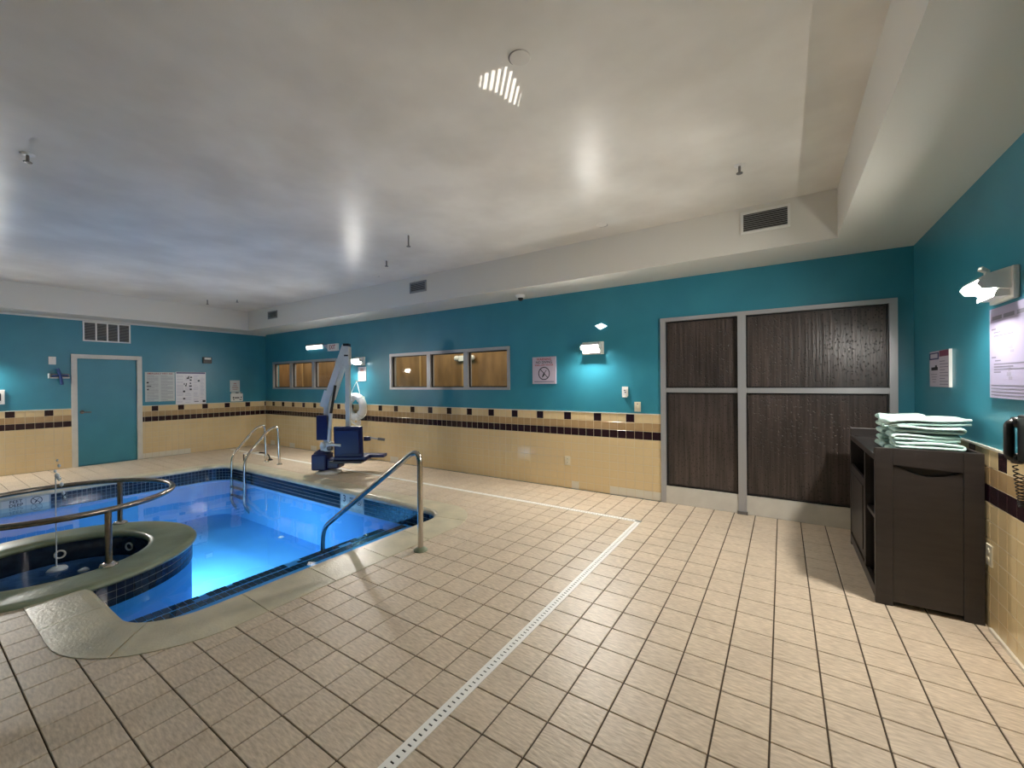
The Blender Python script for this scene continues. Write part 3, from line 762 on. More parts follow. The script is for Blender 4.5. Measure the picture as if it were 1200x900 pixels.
vent('air_vent', 'rectangular louvred vent in the soffit nearest the entrance', (-0.13, TRAY[3], 3.0), 0, 0.40, 0.21, 9)
vent('air_vent', 'small dark vent in the soffit above the middle window', (-4.74, TRAY[3], 2.985), 0, 0.36, 0.17, 6, m_frame='vent_grey')
vent('air_vent', 'smallest dark vent in the soffit at the far corner', (-9.12, TRAY[3], 2.975), 0, 0.38, 0.16, 6, m_frame='vent_grey')
vent('return_grille', 'white four section return grille above the teal door', (XL, 2.36, 2.505), PI/2, 0.67, 0.37, 14, cols=4)

# ------------------------------------------------------------------ wall lamps
def sconce(label, loc, rz, cheeks=True):
    """local x along the wall, -y out of the wall; opaque side cheeks, bright bowl between"""
    t = thing('wall_lamp', label, 'wall lamp', loc, rz, 'wall lamps around the pool hall')
    B(-0.15, 0.15, -0.025, 0, -0.085, 0.085, 'backplate', 'white_plastic', t, bev=0.006)
    for s in (-1, 1):
        q = MB().prism([(-0.025, -0.03), (-0.025, 0.08), (-0.13, 0.045), (-0.15, 0.01), (-0.13, -0.02)], 'x', s*0.125-0.008, s*0.125+0.008)
        q.build('cheek', 'white_plastic', t)
    MB().prism([(-0.025, 0.03), (-0.025, 0.085), (-0.09, 0.065), (-0.137, 0.04), (-0.137, 0.03)], 'x', -0.117, 0.117).build('hood', 'white_plastic', t)
    MB().prism([(-0.025, -0.04), (-0.025, 0.029), (-0.05, 0.029), (-0.082, -0.05), (-0.083, -0.067), (-0.025, -0.067)], 'x', -0.117, 0.117).build('light_bounce', 'white_plastic', t)
    b = MB().prism([(-0.077, -0.046), (-0.052, 0.028), (-0.118, 0.028), (-0.132, 0.012)], 'x', -0.09, 0.09)
    b.build('bulb', 'bulb', t)
    return t
sconce('lit wall lamp between the no diving sign and the entrance', (-2.13, YB, 1.935), 0)
sconce('lit wall lamp above the life ring', (-7.08, YB, 1.935), 0)
lamp_r = sconce('lit wall lamp above the large poster on the near right wall', (XR, 3.36, 1.985), -PI/2)
# added gobo and hidden spot above that lamp, shaped to cast the ceiling stripes
def stripe_gobo(lamp):
    S = Vector((XR-0.075, 3.36, 2.075))
    stripes = [((-1.395, 1.781), (-1.444, 1.826)), ((-1.366, 1.794), (-1.429, 1.858)), ((-1.323, 1.801), (-1.413, 1.891)), ((-1.282, 1.808), (-1.391, 1.915)), ((-1.249, 1.818), (-1.374, 1.948)),
               ((-1.215, 1.822), (-1.362, 1.984)), ((-1.213, 1.86), (-1.357, 2.024)), ((-1.224, 1.917), (-1.351, 2.065)), ((-1.238, 1.978), (-1.338, 2.096)), ((-1.253, 2.032), (-1.326, 2.125)), ((-1.266, 2.077), (-1.321, 2.144))]
    C = Vector((-1.325, 1.955, H_CEIL)); D = (C-S).normalized()
    U = (Vector((stripes[5][0][0]-stripes[5][1][0], stripes[5][0][1]-stripes[5][1][1], 0)))     # along a stripe
    U = (U-D*U.dot(D)).normalized(); V = D.cross(U).normalized()
    dist = 0.04
    def uv(p):
        w = Vector((p[0], p[1], H_CEIL))-S; w = w*(dist/w.dot(D)); return w.dot(U), w.dot(V)
    sl = []
    for a, b in stripes:
        ua, va = uv(a); ub, vb = uv(b); sl.append(((va+vb)/2, min(ua, ub), max(ua, ub)))
    sl.sort(); sl = sl[1:-1]; R = 0.0115; hw = 0.00012; mb = MB()
    def quad(u0, u1, v0, v1):
        P = lambda u, v: S+D*dist+U*u+V*v
        mb.add([P(u0, v0), P(u1, v0), P(u1, v1), P(u0, v1)], [(0, 1, 2, 3)])
    quad(-R, R, -R, sl[0][0]-0.0012); prev = sl[0][0]-0.0012; quad(-R, R, prev, sl[0][0]+0.00001)
    for v, u0, u1 in sl:
        quad(-R, R, prev, v-hw); quad(-R, u0, v-hw, v+hw); quad(u1, R, v-hw, v+hw); prev = v+hw
    quad(-R, R, prev-0.00013, prev+0.0012); quad(-R, R, prev+0.0012, R)
    # snoot walls of the added gobo behind its slotted face, standing on the lamp's hood
    Q = lambda w, u, v: S+D*w+U*u+V*v
    e = 0.008; c1 = [(-R, -R), (R, -R), (R, R), (-R, R)]; c0 = [(-e, -e), (e, -e), (e, e), (-e, e)]
    for k in range(4):
        a, b = c1[k], c1[(k+1) % 4]; c, d = c0[(k+1) % 4], c0[k]
        mb.add([Q(dist, *a), Q(dist, *b), Q(-0.008, *c), Q(-0.008, *d)], [(0, 1, 2, 3)])
    mb.add([Q(-0.008, *p) for p in c0], [(0, 1, 2, 3)])
    mb.box(S.x-0.01, S.x+0.01, S.y-0.012, S.y+0.012, 2.03, S.z-0.006)
    M_ = Matrix.Translation(lamp.location) @ Matrix.Rotation(lamp.rotation_euler.z, 4, 'Z')
    o = mb.build('added_gobo', 'white_plastic', lamp); o.matrix_parent_inverse = M_.inverted()
    l = bpy.data.lights.new('added_stripe_light', 'SPOT'); l.energy = 300.0; l.spot_size = math.radians(22); l.spot_blend = 0.0; l.shadow_soft_size = 0.000022; l.color = LAMP_COL
    q = bpy.data.objects.new('added_stripe_light', l); COL.objects.link(q); q.parent = lamp; q.matrix_parent_inverse = M_.inverted()
    q.location = S; q.rotation_euler = D.to_track_quat('-Z', 'Y').to_euler()
stripe_gobo(lamp_r)
sconce('lit wall lamp at the left edge on the end wall', (XL, 0.78, 1.93), PI/2)

# ------------------------------------------------------------------ signs and small wall things
def lines(parent, plane, c, w, rows, m, h=0.004, frac=None):
    """rows of flat printed text lines; c is top centre (on wall), rows = list of (dv, u0, u1) fractions"""
    for dv, u0, u1, hh in rows:
        mb = MB(); a, b = c[0 if plane == 'b' else 1], c[2]
        U = lambda u: u*w
        if plane == 'b': mb.add([(c[0]+U(u0), c[1], c[2]-dv-hh), (c[0]+U(u1), c[1], c[2]-dv-hh), (c[0]+U(u1), c[1], c[2]-dv), (c[0]+U(u0), c[1], c[2]-dv)], [(0,1,2,3)])
        if plane == 'l': mb.add([(c[0], c[1]+U(u0), c[2]-dv-hh), (c[0], c[1]+U(u1), c[2]-dv-hh), (c[0], c[1]+U(u1), c[2]-dv), (c[0], c[1]+U(u0), c[2]-dv)], [(0,1,2,3)])
        if plane == 'r': mb.add([(c[0], c[1]-U(u0), c[2]-dv-hh), (c[0], c[1]-U(u1), c[2]-dv-hh), (c[0], c[1]-U(u1), c[2]-dv), (c[0], c[1]-U(u0), c[2]-dv)], [(0,1,2,3)])
        mb.build('printed_line', m, parent)
# no diving sign
sg = thing('warning_sign', 'white no diving sign with crossed out diver beside a wall lamp', 'sign', (-2.885, YB, 1.655))
B(-0.195, 0.195, -0.012, 0, -0.195, 0.195, 'panel', 'paper_mauve', sg, bev=0.003)
text('WARNING', 0.05, 'lettering', 'ink_red', sg, (0, -0.0125, 0.158), 'b', 1.0)
text('NO DIVING', 0.052, 'lettering', 'ink', sg, (0, -0.0125, 0.115), 'b', 1.0)
text('SHALLOW WATER', 0.036, 'lettering', 'ink_red', sg, (0, -0.0125, 0.075), 'b', 1.0)
no_dive(sg, 'b', (0, -0.0126, -0.045), 0.095)
lines(sg, 'b', (0, -0.0126, -0.158), 0.39, [(0, -0.42, 0.42, 0.012)], 'ink_grey')
# life ring sign
s2 = thing('notice', 'narrow white notice with red lettering above the life ring', 'sign', (-7.03, YB, 1.68))
B(-0.12, 0.12, -0.008, 0, -0.14, 0.14, 'panel', 'paper', s2)
lines(s2, 'b', (0, -0.0085, 0.10), 0.24, [(0, -0.2, 0.2, 0.014), (0.03, -0.25, 0.25, 0.014), (0.06, -0.2, 0.22, 0.014), (0.09, -0.28, 0.28, 0.01)], 'ink_red')
lines(s2, 'b', (0, -0.0085, -0.03), 0.24, [(0, -0.2, 0.2, 0.01), (0.03, -0.25, 0.25, 0.016)], 'ink')
# posters on the left wall
X = 0.006
p1 = thing('first_aid_poster', 'pale emergency first aid poster right of the teal door', 'poster', (XL, 3.155, 1.455))
B(0, X, -0.245, 0.245, -0.305, 0.305, 'panel', 'paper_grey', p1)
text('EMERGENCY FIRST AID', 0.05, 'lettering', 'ink_red', p1, (X+0.0008, 0, 0.272), 'l', 0.82)
rows = []
for k in range(22):
    rows.append((0.03+k*0.025, -0.44, -0.06 if k % 5 else -0.2, 0.006)); rows.append((0.03+k*0.025, 0.02, 0.44 if k % 4 else 0.25, 0.006))
lines(p1, 'l', (X+0.0006, 0, 0.26), 0.49, rows, 'ink_grey')
lines(p1, 'l', (X+0.0007, 0, 0.26), 0.49, [(0.16, -0.45, -0.38, 0.03), (0.24, -0.45, -0.3, 0.014), (0.3, -0.44, -0.38, 0.025)], 'ink')
p2 = thing('rules_poster', 'taller white pool poster with dark header and small pictures', 'poster', (XL, 3.69, 1.42))
B(0, X+0.004, -0.275, 0.275, -0.35, 0.35, 'panel', 'paper', p2)
X2 = X+0.0046
lines(p2, 'l', (X2, 0, 0.345), 0.55, [(0.0, -0.48, 0.48, 0.03)], 'ink_blue')
rows = []
for k in range(24):
    for a, b in ((-0.46, -0.24), (-0.2, 0.02), (0.08, 0.26), (0.3, 0.46)):
        if random.random() < 0.75: rows.append((0.06+k*0.025, a, b-random.uniform(0, 0.06), 0.005))
lines(p2, 'l', (X2, 0, 0.33), 0.55, rows, 'ink_faint')
lines(p2, 'l', (X2+0.0003, 0, 0.33), 0.55, [(0.07, -0.1, -0.06, 0.03), (0.1, -0.15, -0.06, 0.03), (0.08, -0.03, 0.03, 0.03), (0.14, -0.05, 0.02, 0.03), (0.22, -0.24, -0.21, 0.04), (0.26, -0.2, -0.15, 0.03), (0.22, -0.17, -0.14, 0.04), (0.21, -0.05, 0.0, 0.03), (0.27, -0.07, 0.02, 0.03), (0.34, -0.05, 0.02, 0.035), (0.38, -0.27, -0.2, 0.04), (0.54, -0.27, -0.2, 0.035), (0.15, 0.22, 0.29, 0.04), (0.62, 0.1, 0.25, 0.012), (0.6, 0.38, 0.48, 0.05)], 'ink')
n1 = thing('notice', 'small grey paper notice right of the posters near the corner', 'sign', (XL, 4.555, 1.455))
B(0, 0.006, -0.105, 0.105, -0.135, 0.135, 'panel', 'paper_grey', n1)
lines(n1, 'l', (0.0066, 0, 0.07), 0.21, [(0, -0.15, 0.15, 0.014), (0.04, -0.18, 0.18, 0.01), (0.075, -0.25, 0.25, 0.01), (0.11, -0.32, 0.32, 0.01), (0.15, -0.25, 0.25, 0.008)], 'ink_red')
n2 = thing('control_box', 'small white wall box with black buttons under the grey notice', 'control box', (XL, 4.585, 1.2))
B(0, 0.03, -0.13, 0.13, -0.11, 0.075, 'body', 'white_plastic', n2, bev=0.008)
B(0, 0.02, -0.11, 0.11, 0.075, 0.112, 'top_strip', 'paper_grey', n2)
lines(n2, 'l', (0.0305, 0, 0.0), 0.26, [(0, -0.34, -0.24, 0.04), (0.01, -0.2, 0.2, 0.025), (0, 0.3, 0.4, 0.03), (0.06, -0.32, -0.2, 0.016), (0.06, 0.2, 0.4, 0.016)], 'ink')
lines(n2, 'l', (0.0206, 0, 0.105), 0.26, [(0, -0.1, 0.15, 0.02), (0, 0.3, 0.42, 0.02)], 'ink')
st = thing('alarm_strobe', 'small black alarm strobe on the end wall above the posters', 'alarm', (XL, 3.99, 2.04))
B(0, 0.05, -0.085, 0.085, -0.07, 0.07, 'housing', 'black', st, bev=0.01); B(0.05, 0.065, -0.06, 0.06, 0.015, 0.055, 'lens', 'white_plastic', st)
sw = thing('wall_plate', 'small square white blank plate left of the teal door', 'wall plate', (XL, 1.64, 1.94))
B(0, 0.012, -0.045, 0.045, -0.07, 0.07, 'plate', 'white_plastic', sw, bev=0.003); MB().lathe([(0, 0.004), (0.005, 0.003), (0.006, 0)], (0.012, 0, 0.04), 8, 'x').build('screw', 'alu', sw)
hk = thing('hook_bracket', 'white wall bracket with a blue crossed strap beside the teal door', 'bracket', (XL, 1.72, 1.68))
B(0, 0.08, -0.13, 0.12, -0.055, -0.04, 'ledge', 'white_plastic', hk); B(0, 0.08, -0.135, -0.12, -0.055, 0.03, 'end_stop', 'white_plastic', hk)
B(0.01, 0.07, -0.11, 0.12, -0.04, 0.025, 'dark_bar', 'alu_dark', hk, bev=0.01)
MB().tube([(0.085, -0.03, 0.12), (0.09, -0.005, 0.03), (0.09, 0.01, -0.06), (0.085, 0.025, -0.17)], 0.022, 10).build('strap', 'blue_strap', hk)
MB().tube([(0.085, -0.1, -0.02), (0.095, 0.0, 0.0), (0.085, 0.1, -0.01)], 0.014, 8).build('strap', 'blue_strap', hk)
th = thing('thermostat', 'white framed thermostat with a dark screen at the left edge', 'thermostat', (XL, 1.0, 1.31))
B(0, 0.02, -0.1, 0.1, -0.12, 0.12, 'frame', 'white_plastic', th, bev=0.006); B(0.02, 0.024, -0.06, 0.06, -0.06, 0.06, 'screen', 'ink', th)
# exit sign, and light patches on the back wall built as glowing shapes
ex = thing('exit_sign', 'small white exit sign above the corner window by the lift arm', 'exit sign', (-7.96, YB, 2.26))
B(-0.17, 0.17, -0.05, 0, -0.075, 0.075, 'housing', 'white_plastic', ex, bev=0.005)
text('EXIT', 0.13, 'lettering', 'ink_red', ex, (0, -0.051, 0), 'b', 0.85)
MB().prism([(-0.36, 0.07), (-0.17, 0.07), (-0.17, -0.05)], 'y', -0.03, -0.01).build('lamp_bracket', 'alu', ex)
eb = thing('light_patch', 'small glowing patch of painted lamp light left of the exit sign', 'light', (-8.68, YB, 2.30))  # bounced lamp light made as a glowing shape, not a fitting
B(-0.33, 0.33, -0.02, 0, 0.045, 0.07, 'housing', 'alu_dark', eb)  # dark edge over the painted light patch
for k in range(7): MB().prism([(-0.30+k*0.085, 0.04), (-0.235+k*0.085, 0.04), (-0.215+k*0.085, -0.04), (-0.28+k*0.085, -0.04)], 'y', -0.03, 0).build('lens', 'light_patch_glow', eb)  # glowing slants form the stripes of the painted light patch
dp = thing('light_bounce', 'tiny glowing diamond of painted lamp light above the wall lamp near the entrance', 'light_bounce', (-2.02, YB, 2.225))  # patch of lamp light on the wall, made as a glowing plate
MB().prism([(-0.08, 0.01), (0.01, 0.035), (0.085, -0.005), (-0.01, -0.045)], 'y', -0.012, 0).build('plate', 'light_patch_glow', dp)
# switches and outlet
def plate(name, label, cat, x, z, m, kind):
    t = thing(name, label, cat, (x, YB, z))
    B(-0.04, 0.04, -0.008, 0, -0.062, 0.062, 'plate', m, t, bev=0.003)
    if kind == 'key':
        B(-0.018, 0.018, -0.014, -0.008, -0.035, 0.03, 'insert', 'paper', t); lines(t, 'b', (0, -0.0145, 0.02), 0.08, [(0, -0.15, 0.1, 0.012), (0.025, -0.05, 0.2, 0.012)], 'ink')
        B(-0.03, 0.03, -0.03, 0.0, -0.075, -0.062, 'lip', m, t)
    elif kind == 'out':
        for s in (-1, 1): MB().lathe([(0.0, -0.011), (0.016, -0.011), (0.018, -0.008)], (0, 0, s*0.024), 14, 'y').build('socket', m, t); 
        for s in (-1, 1): lines(t, 'b', (0, -0.0115, s*0.024+0.006), 0.02, [(0, -0.4, -0.25, 0.012), (0, 0.25, 0.4, 0.012)], 'ink')
    else:
        B(-0.012, 0.012, -0.022, -0.008, -0.02, 0.02, 'toggle', m, t, bev=0.003); lines(t, 'b', (0, -0.0085, 0.04), 0.05, [(0, -0.2, 0.2, 0.008)], 'ink_grey')
plate('wall_switch', 'white wall switch right of the lit lamp, higher one', 'switch', -1.70, 1.355, 'white_plastic', 'key')
plate('wall_switch', 'ivory wall switch just above the tile band by the entrance', 'switch', -1.54, 1.16, 'ivory_plastic', 'tog')
ol = plate('wall_outlet', 'ivory electrical outlet low on the cream tiled wall', 'outlet', -2.52, 0.385, 'ivory_plastic', 'out')
for o in bpy.data.objects:
    if o.name.startswith('wall_outlet'): o.location.y = YB-0.008
# outlet on the right wall behind the cart
ro_ = thing('wall_outlet', 'pale outlet plate on the right wall beside the towel cart', 'outlet', (XR-0.008, 3.565, 0.44))
B(-0.008, 0, -0.04, 0.04, -0.062, 0.062, 'plate', 'ivory_plastic', ro_, bev=0.003)
for s in (-1, 1): MB().lathe([(0.0, -0.011), (0.016, -0.011), (0.018, -0.008)], (0, 0, s*0.024), 14, 'x').build('socket', 'ivory_plastic', ro_)
# right wall signs
ps = thing('hygiene_sign', 'small framed sign with dark header on the right wall corner', 'sign', (XR, 4.485, 1.56))
B(-0.012, 0, -0.24, 0.24, -0.14, 0.14, 'panel', 'paper_mauve', ps)
B(-0.016, 0, -0.252, -0.24, -0.14, 0.14, 'edge', 'white_plastic', ps)
xr = -0.0126
lines(ps, 'r', (xr, 0, 0.138), 0.48, [(0, 0.02, 0.48, 0.045)], 'ink_maroon'); lines(ps, 'r', (xr, 0, 0.13), 0.48, [(0, -0.5, 0.0, 0.055)], 'ink_blue'); lines(ps, 'r', (xr-0.0004, 0, 0.12), 0.48, [(0, -0.44, -0.06, 0.034)], 'paper_mauve')
lines(ps, 'r', (xr, 0, 0.03), 0.48, [(0, -0.2, -0.1, 0.02), (0.015, -0.4, -0.05, 0.025)], 'ink')
rows = [(k*0.022, 0.04, 0.45 if k % 3 else 0.3, 0.006) for k in range(9)] + [(0.1+k*0.02, -0.42+0.03*k, -0.08-0.03*k, 0.005) for k in range(4)]
lines(ps, 'r', (xr, 0, 0.06), 0.48, rows, 'ink_grey')
pr = thing('rules_sign', 'large pale lilac instruction sign at the right edge below the lamp', 'sign', (XR, 3.18, 1.625))
B(-0.012, 0, -0.37, 0.37, -0.255, 0.255, 'panel', 'paper_lilac', pr, bev=0.002)
xr = -0.0126
rows = [(0.04, -0.45, -0.28, 0.022), (0.04, -0.25, -0.08, 0.022), (0.04, -0.04, 0.25, 0.022)]
lines(pr, 'r', (xr, 0, 0.25), 0.74, rows, 'ink_grey')
rows = [(0.11, -0.46, -0.38, 0.008), (0.13, -0.42, -0.3, 0.007), (0.15, -0.42, -0.1, 0.006), (0.27, -0.46, -0.38, 0.008), (0.29, -0.4, -0.3, 0.007), (0.31, -0.42, 0.1, 0.006), (0.325, -0.42, -0.1, 0.006), (0.34, -0.42, 0.2, 0.006), (0.355, -0.42, -0.3, 0.006)]
rows += [(0.43+k*0.018, -0.47, 0.45, 0.006) for k in range(4)]
lines(pr, 'r', (xr, 0, 0.25), 0.74, rows, 'ink_grey')
for u, v in ((-0.1, 0.03), (-0.12, -0.115)):
    lines(pr, 'r', (xr, -u, v+0.03), 0.1, [(0, -0.15, 0.15, 0.02), (0.025, -0.3, 0.2, 0.02), (0.05, -0.1, 0.35, 0.015)], 'ink_faint')

# wall phone
ph = thing('wall_phone', 'black wall phone with coiled cord at the right edge', 'telephone', (XR-0.008, 2.98, 1.17))
B(-0.05, 0, -0.1, 0.1, -0.1, 0.13, 'base', 'black', ph, bev=0.012)
hs = MB().tube(bend([(-0.03, 0.13, 0.09), (-0.065, 0.13, 0.085), (-0.065, 0.13, -0.085), (-0.03, 0.13, -0.09)], 0.035, 6), 0.02, 12)
for zz in (0.09, -0.09): hs.lathe([(0.0, 0.012), (0.024, 0.012), (0.03, 0.0), (0.026, -0.03), (0, -0.034)], (-0.026, 0.13, zz), 14, 'x')
hs.build('handset', 'black', ph)
B(-0.03, 0, 0.1, 0.15, -0.035, 0.035, 'cradle', 'black', ph, bev=0.006)
pts = []
for k in range(240):
    t = k/239; a = k*0.75
    bx = -0.045+0.01*math.sin(t*PI); by = 0.13-0.07*t; bz = -0.125-0.20*math.sin(t*PI*0.95)
    pts.append((bx+0.009*math.cos(a), by+0.009*math.sin(a), bz))
MB().tube(pts, 0.003, 5).build('coiled_cord', 'cable', ph)

# ------------------------------------------------------------------ life ring
lr = thing('life_ring', 'white life ring with rope hanging on the wall under the lamp', 'life ring', (-7.13, YB-0.09, 1.03))
R_ = 0.205
ring = MB().tube([(R_*math.cos(2*PI*k/40), 0.02*math.cos(2*PI*k/40), R_*math.sin(2*PI*k/40)) for k in range(40)], 0.072, 14, closed=True); ring.build('ring', 'ring_white', lr)
for k in range(4):
    a = PI/4+k*PI/2; c, s = math.cos(a), math.sin(a)
    MB().tube([(c*R_+c*0.075*math.cos(b), 0.02*c+0.075*math.sin(b), s*R_+s*0.075*math.cos(b)) for b in [2*PI*j/12 for j in range(12)]], 0.012, 6, closed=True).build('band', 'rope', lr)
MB().tube([(0.04, 0.0, 0.5), (-0.06, 0.0, 0.38), (-0.14, 0.0, 0.26)], 0.008, 6).tube([(0.04, 0.0, 0.5), (0.09, 0.0, 0.38), (0.13, 0.0, 0.26)], 0.008, 6).build('hanging_rope', 'rope', lr)
MB().tube(bend([(0.15, 0.0, 0.24), (0.26, -0.01, 0.2), (0.36, -0.01, 0.05), (0.35, -0.01, -0.15), (0.2, -0.02, -0.24)], 0.1, 6), 0.008, 6).build('grab_rope', 'rope', lr)
for k in range(4):
    MB().tube([(-0.02+0.1*math.cos(b)+k*0.05, -0.02-0.012*k, -0.29+(0.05+0.012*k)*math.sin(b)) for b in [2*PI*j/14 for j in range(14)]], 0.007, 6, closed=True).build('rope_loop', 'rope', lr)
MB().tube([(0.04, 0.09, 0.5), (0.04, -0.01, 0.5), (0.04, -0.02, 0.53)], 0.009, 8).build('hook', 'steel', lr)

# ------------------------------------------------------------------ pool lift (local x runs to the camera's right)
lf = thing('pool_lift', 'white pool access lift with navy blue seat and base at the pool edge', 'pool lift', (-6.35, 4.07, 0), YAW)
MB().lathe([(0.0, 0.06), (0.11, 0.06), (0.13, 0.05), (0.2, 0.02), (0.2, 0.0), (0.0, 0.0)], (0, 0, 0), 24).build('foot', 'lift_white', lf)
B(-0.225, 0.02, -0.15, 0.15, 0.06, 0.33, 'base_cover', 'navy', lf, bev=0.03)
MB().lathe([(0.0, 0.4), (0.06, 0.39), (0.13, 0.345), (0.14, 0.32)], (-0.1, 0, 0), 20).build('cover_dome', 'navy', lf)
B(0.02, 0.22, -0.13, 0.13, 0.09, 0.25, 'base_cover', 'navy', lf, bev=0.025)
hub = B(-0.11, 0.06, -0.07, 0.07, 0.36, 0.52, 'hub', 'lift_white', lf, bev=0.02)
MB().lathe([(0.0, -0.1), (0.045, -0.095), (0.05, -0.07), (0.05, 0.09), (0.0, 0.09)], (-0.06, 0, 0.46), 16, 'y').build('pivot', 'lift_white', hub)
MB().lathe([(0.0, -0.1), (0.04, -0.095), (0.045, -0.05)], (0.05, 0, 0.42), 14, 'y').build('pivot', 'alu_dark', hub)
B(-0.06, 0.03, -0.045, 0.045, 0.5, 1.25, 'mast', 'lift_white', lf, bev=0.008)
B(-0.145, 0.03, -0.13, -0.05, 0.56, 0.97, 'battery_box', 'navy', lf, bev=0.015)
# sloping main arm with end cap, bracket cheeks
def beam(a, b, w, d, nm, m):
    a, b = Vector(a), Vector(b); t = (b-a).normalized(); s_ = Vector((0, 1, 0)); n_ = t.cross(s_).normalized()
    vs = []
    for p in (a, b):
        for i, j in ((-1,-1),(1,-1),(1,1),(-1,1)): vs.append(p+n_*i*w/2+s_*j*d/2)
    return MB().add(vs, [(0,1,2,3)[::-1],(4,5,6,7),(0,1,5,4),(1,2,6,5),(2,3,7,6),(3,0,4,7)]).build(nm, m, lf)
beam((-0.02, 0, 1.18), (0.31, 0, 2.12), 0.10, 0.10, 'arm', 'lift_white')
beam((0.085, -0.0, 1.22), (0.34, 0, 1.98), 0.05, 0.07, 'lower_arm', 'lift_white')
for s in (-1, 1): beam((-0.055, s*0.06, 1.10), (0.03, s*0.06, 1.36), 0.13, 0.012, 'bracket_cheek', 'lift_white')
B(0.275, 0.365, -0.055, 0.055, 2.11, 2.155, 'end_cap', 'black', lf, bev=0.008)
B(0.27, 0.375, -0.06, 0.06, 1.80, 2.10, 'arm_head', 'lift_white', lf, bev=0.01)
B(0.30, 0.365, -0.07, 0.07, 1.94, 1.965, 'pivot_pin', 'black', lf)
B(0.30, 0.37, -0.035, 0.035, 0.72, 1.9, 'seat_hanger', 'lift_white', lf, bev=0.006)
MB().tube([(0.16, -0.09, 1.46), (0.085, -0.09, 1.0)], 0.022, 10).build('actuator_sleeve', 'black', lf)
MB().tube([(0.085, -0.09, 1.0), (0.04, -0.09, 0.54)], 0.03, 10).build('actuator', 'lift_white', lf)
MB().tube(bend([(0.02, -0.12, 0.47), (0.12, -0.15, 0.49), (0.27, -0.17, 0.48)], 0.05), 0.02, 10).build('crank_handle', 'lift_white', lf)
# seat: turned away to the right
seat = B(-0.26, 0.28, -0.18, 0.2, 0.17, 0.24, 'seat', 'navy', lf, bev=0.02); seat.location = (0.40, 0.05, 0.05)
bk = B(-0.235, 0.235, -0.03, 0.03, -0.255, 0.255, 'backrest', 'navy', lf, bev=0.022); bk.location = (0.375, -0.10, 0.53); bk.rotation_euler = (0.06, 0, 0)
B(-0.2, 0.2, -0.06, -0.03, -0.2, 0.2, 'back_pad', 'navy', bk, bev=0.014)
B(0.6, 0.92, 0.0, 0.2, 0.245, 0.295, 'footrest', 'navy', lf, bev=0.012)
B(0.55, 0.66, 0.03, 0.09, 0.245, 0.29, 'footrest_bar', 'navy', lf)
B(0.60, 0.70, -0.04, 0.03, 0.53, 0.60, 'armrest_bracket', 'navy', lf, bev=0.01)
ar = MB().tube([(0.66, 0.0, 0.585), (0.8, 0.02, 0.56), (0.9, 0.03, 0.545)], 0.014, 8).build('armrest', 'alu', lf)
MB().tube([(0.82, 0.022, 0.557), (0.93, 0.034, 0.54)], 0.024, 10).build('grip', 'alu_dark', ar)
B(0.10, 0.62, -0.2, 0.2, 0.19, 0.225, 'seat_frame', 'cart_dark', lf)

# ------------------------------------------------------------------ towel cart
ct = thing('towel_cart', 'dark brown towel cart with open shelves against the right wall', 'cart', (0, 0, 0))
CX0, CX1, CY0, CY1, CH = 0.51, 1.008, 3.60, 4.80, 1.03
# near end panel: stiles, rails, recessed panel, finger pull
B(CX0, CX0+0.088, CY0, CY0+0.035, 0, CH, 'stile', 'cart', ct, bev=0.003)
B(CX1-0.088, CX1, CY0, CY0+0.035, 0, CH, 'stile', 'cart', ct, bev=0.003)
# top rail with a scooped underside (the pull)
a, b = CX0+0.089, CX1-0.089; N = 14
pl = [(a, CH), (b, CH), (b, 0.905)] + [(b+(a-b)*k/N, 0.905+0.02*k/N) for k in range(1, N)] + [(a, 0.925)]
MB().prism(pl, 'y', CY0, CY0+0.035).build('top_rail', 'cart', ct)
pl = [(a, 0.03), (b, 0.03), (b, 0.904)] + [(b+(a-b)*k/N, 0.904+0.02*k/N-0.05*math.sin(PI*k/N)) for k in range(1, N)] + [(a, 0.924)]
MB().prism(pl, 'y', CY0+0.006, CY0+0.03).build('end_panel', 'cart', ct)
B(a, b, CY0+0.028, CY0+0.035, 0.84, 0.95, 'pull_recess', 'cart_dark', ct)
B(CX0, CX1, CY1-0.035, CY1, 0, CH+0.02, 'end_panel', 'cart', ct, bev=0.004)
B(CX0+0.02, CX1, CY0+0.036, CY1-0.036, 0.945, 0.975, 'top_board', 'cart', ct)
B(CX1-0.02, CX1, CY0+0.036, CY1-0.036, 0.975, CH, 'back_rim', 'cart', ct)
B(CX0, CX0+0.02, CY0+0.036, CY1-0.036, 0.945, 0.985, 'front_rim', 'cart', ct)
B(CX0, CX0+0.03, 3.985, 4.03, 0.06, 0.944, 'divider_post', 'cart', ct)
B(CX0+0.03, CX1-0.02, 3.995, 4.015, 0.06, 0.944, 'divider', 'cart_dark', ct)
B(CX0+0.01, CX1-0.02, CY0+0.036, 3.984, 0.535, 0.56, 'shelf', 'cart', ct)
B(CX0+0.01, CX1-0.02, CY0+0.036, CY1-0.036, 0.05, 0.08, 'bottom_shelf', 'cart', ct)
B(CX0, CX0+0.025, CY0+0.036, CY1-0.036, 0.03, 0.1, 'base_rail', 'cart', ct)
B(CX1-0.018, CX1, CY0+0.036, CY1-0.036, 0.06, 0.944, 'back_panel', 'cart_dark', ct)
dd = B(CX0+0.004, CX0+0.022, 4.05, 4.755, 0.12, 0.73, 'hamper_door', 'cart', ct, bev=0.004)
B(CX0-0.002, CX0+0.004, 4.11, 4.69, 0.18, 0.67, 'door_panel', 'cart', dd, bev=0.002)
for x in (CX0+0.05, CX1-0.05):
    for y in (CY0+0.1, CY1-0.1): MB().lathe([(0, 0.0), (0.02, 0.0), (0.025, 0.03), (0.02, 0.05)], (x, y, 0), 12).build('caster', 'black', ct)

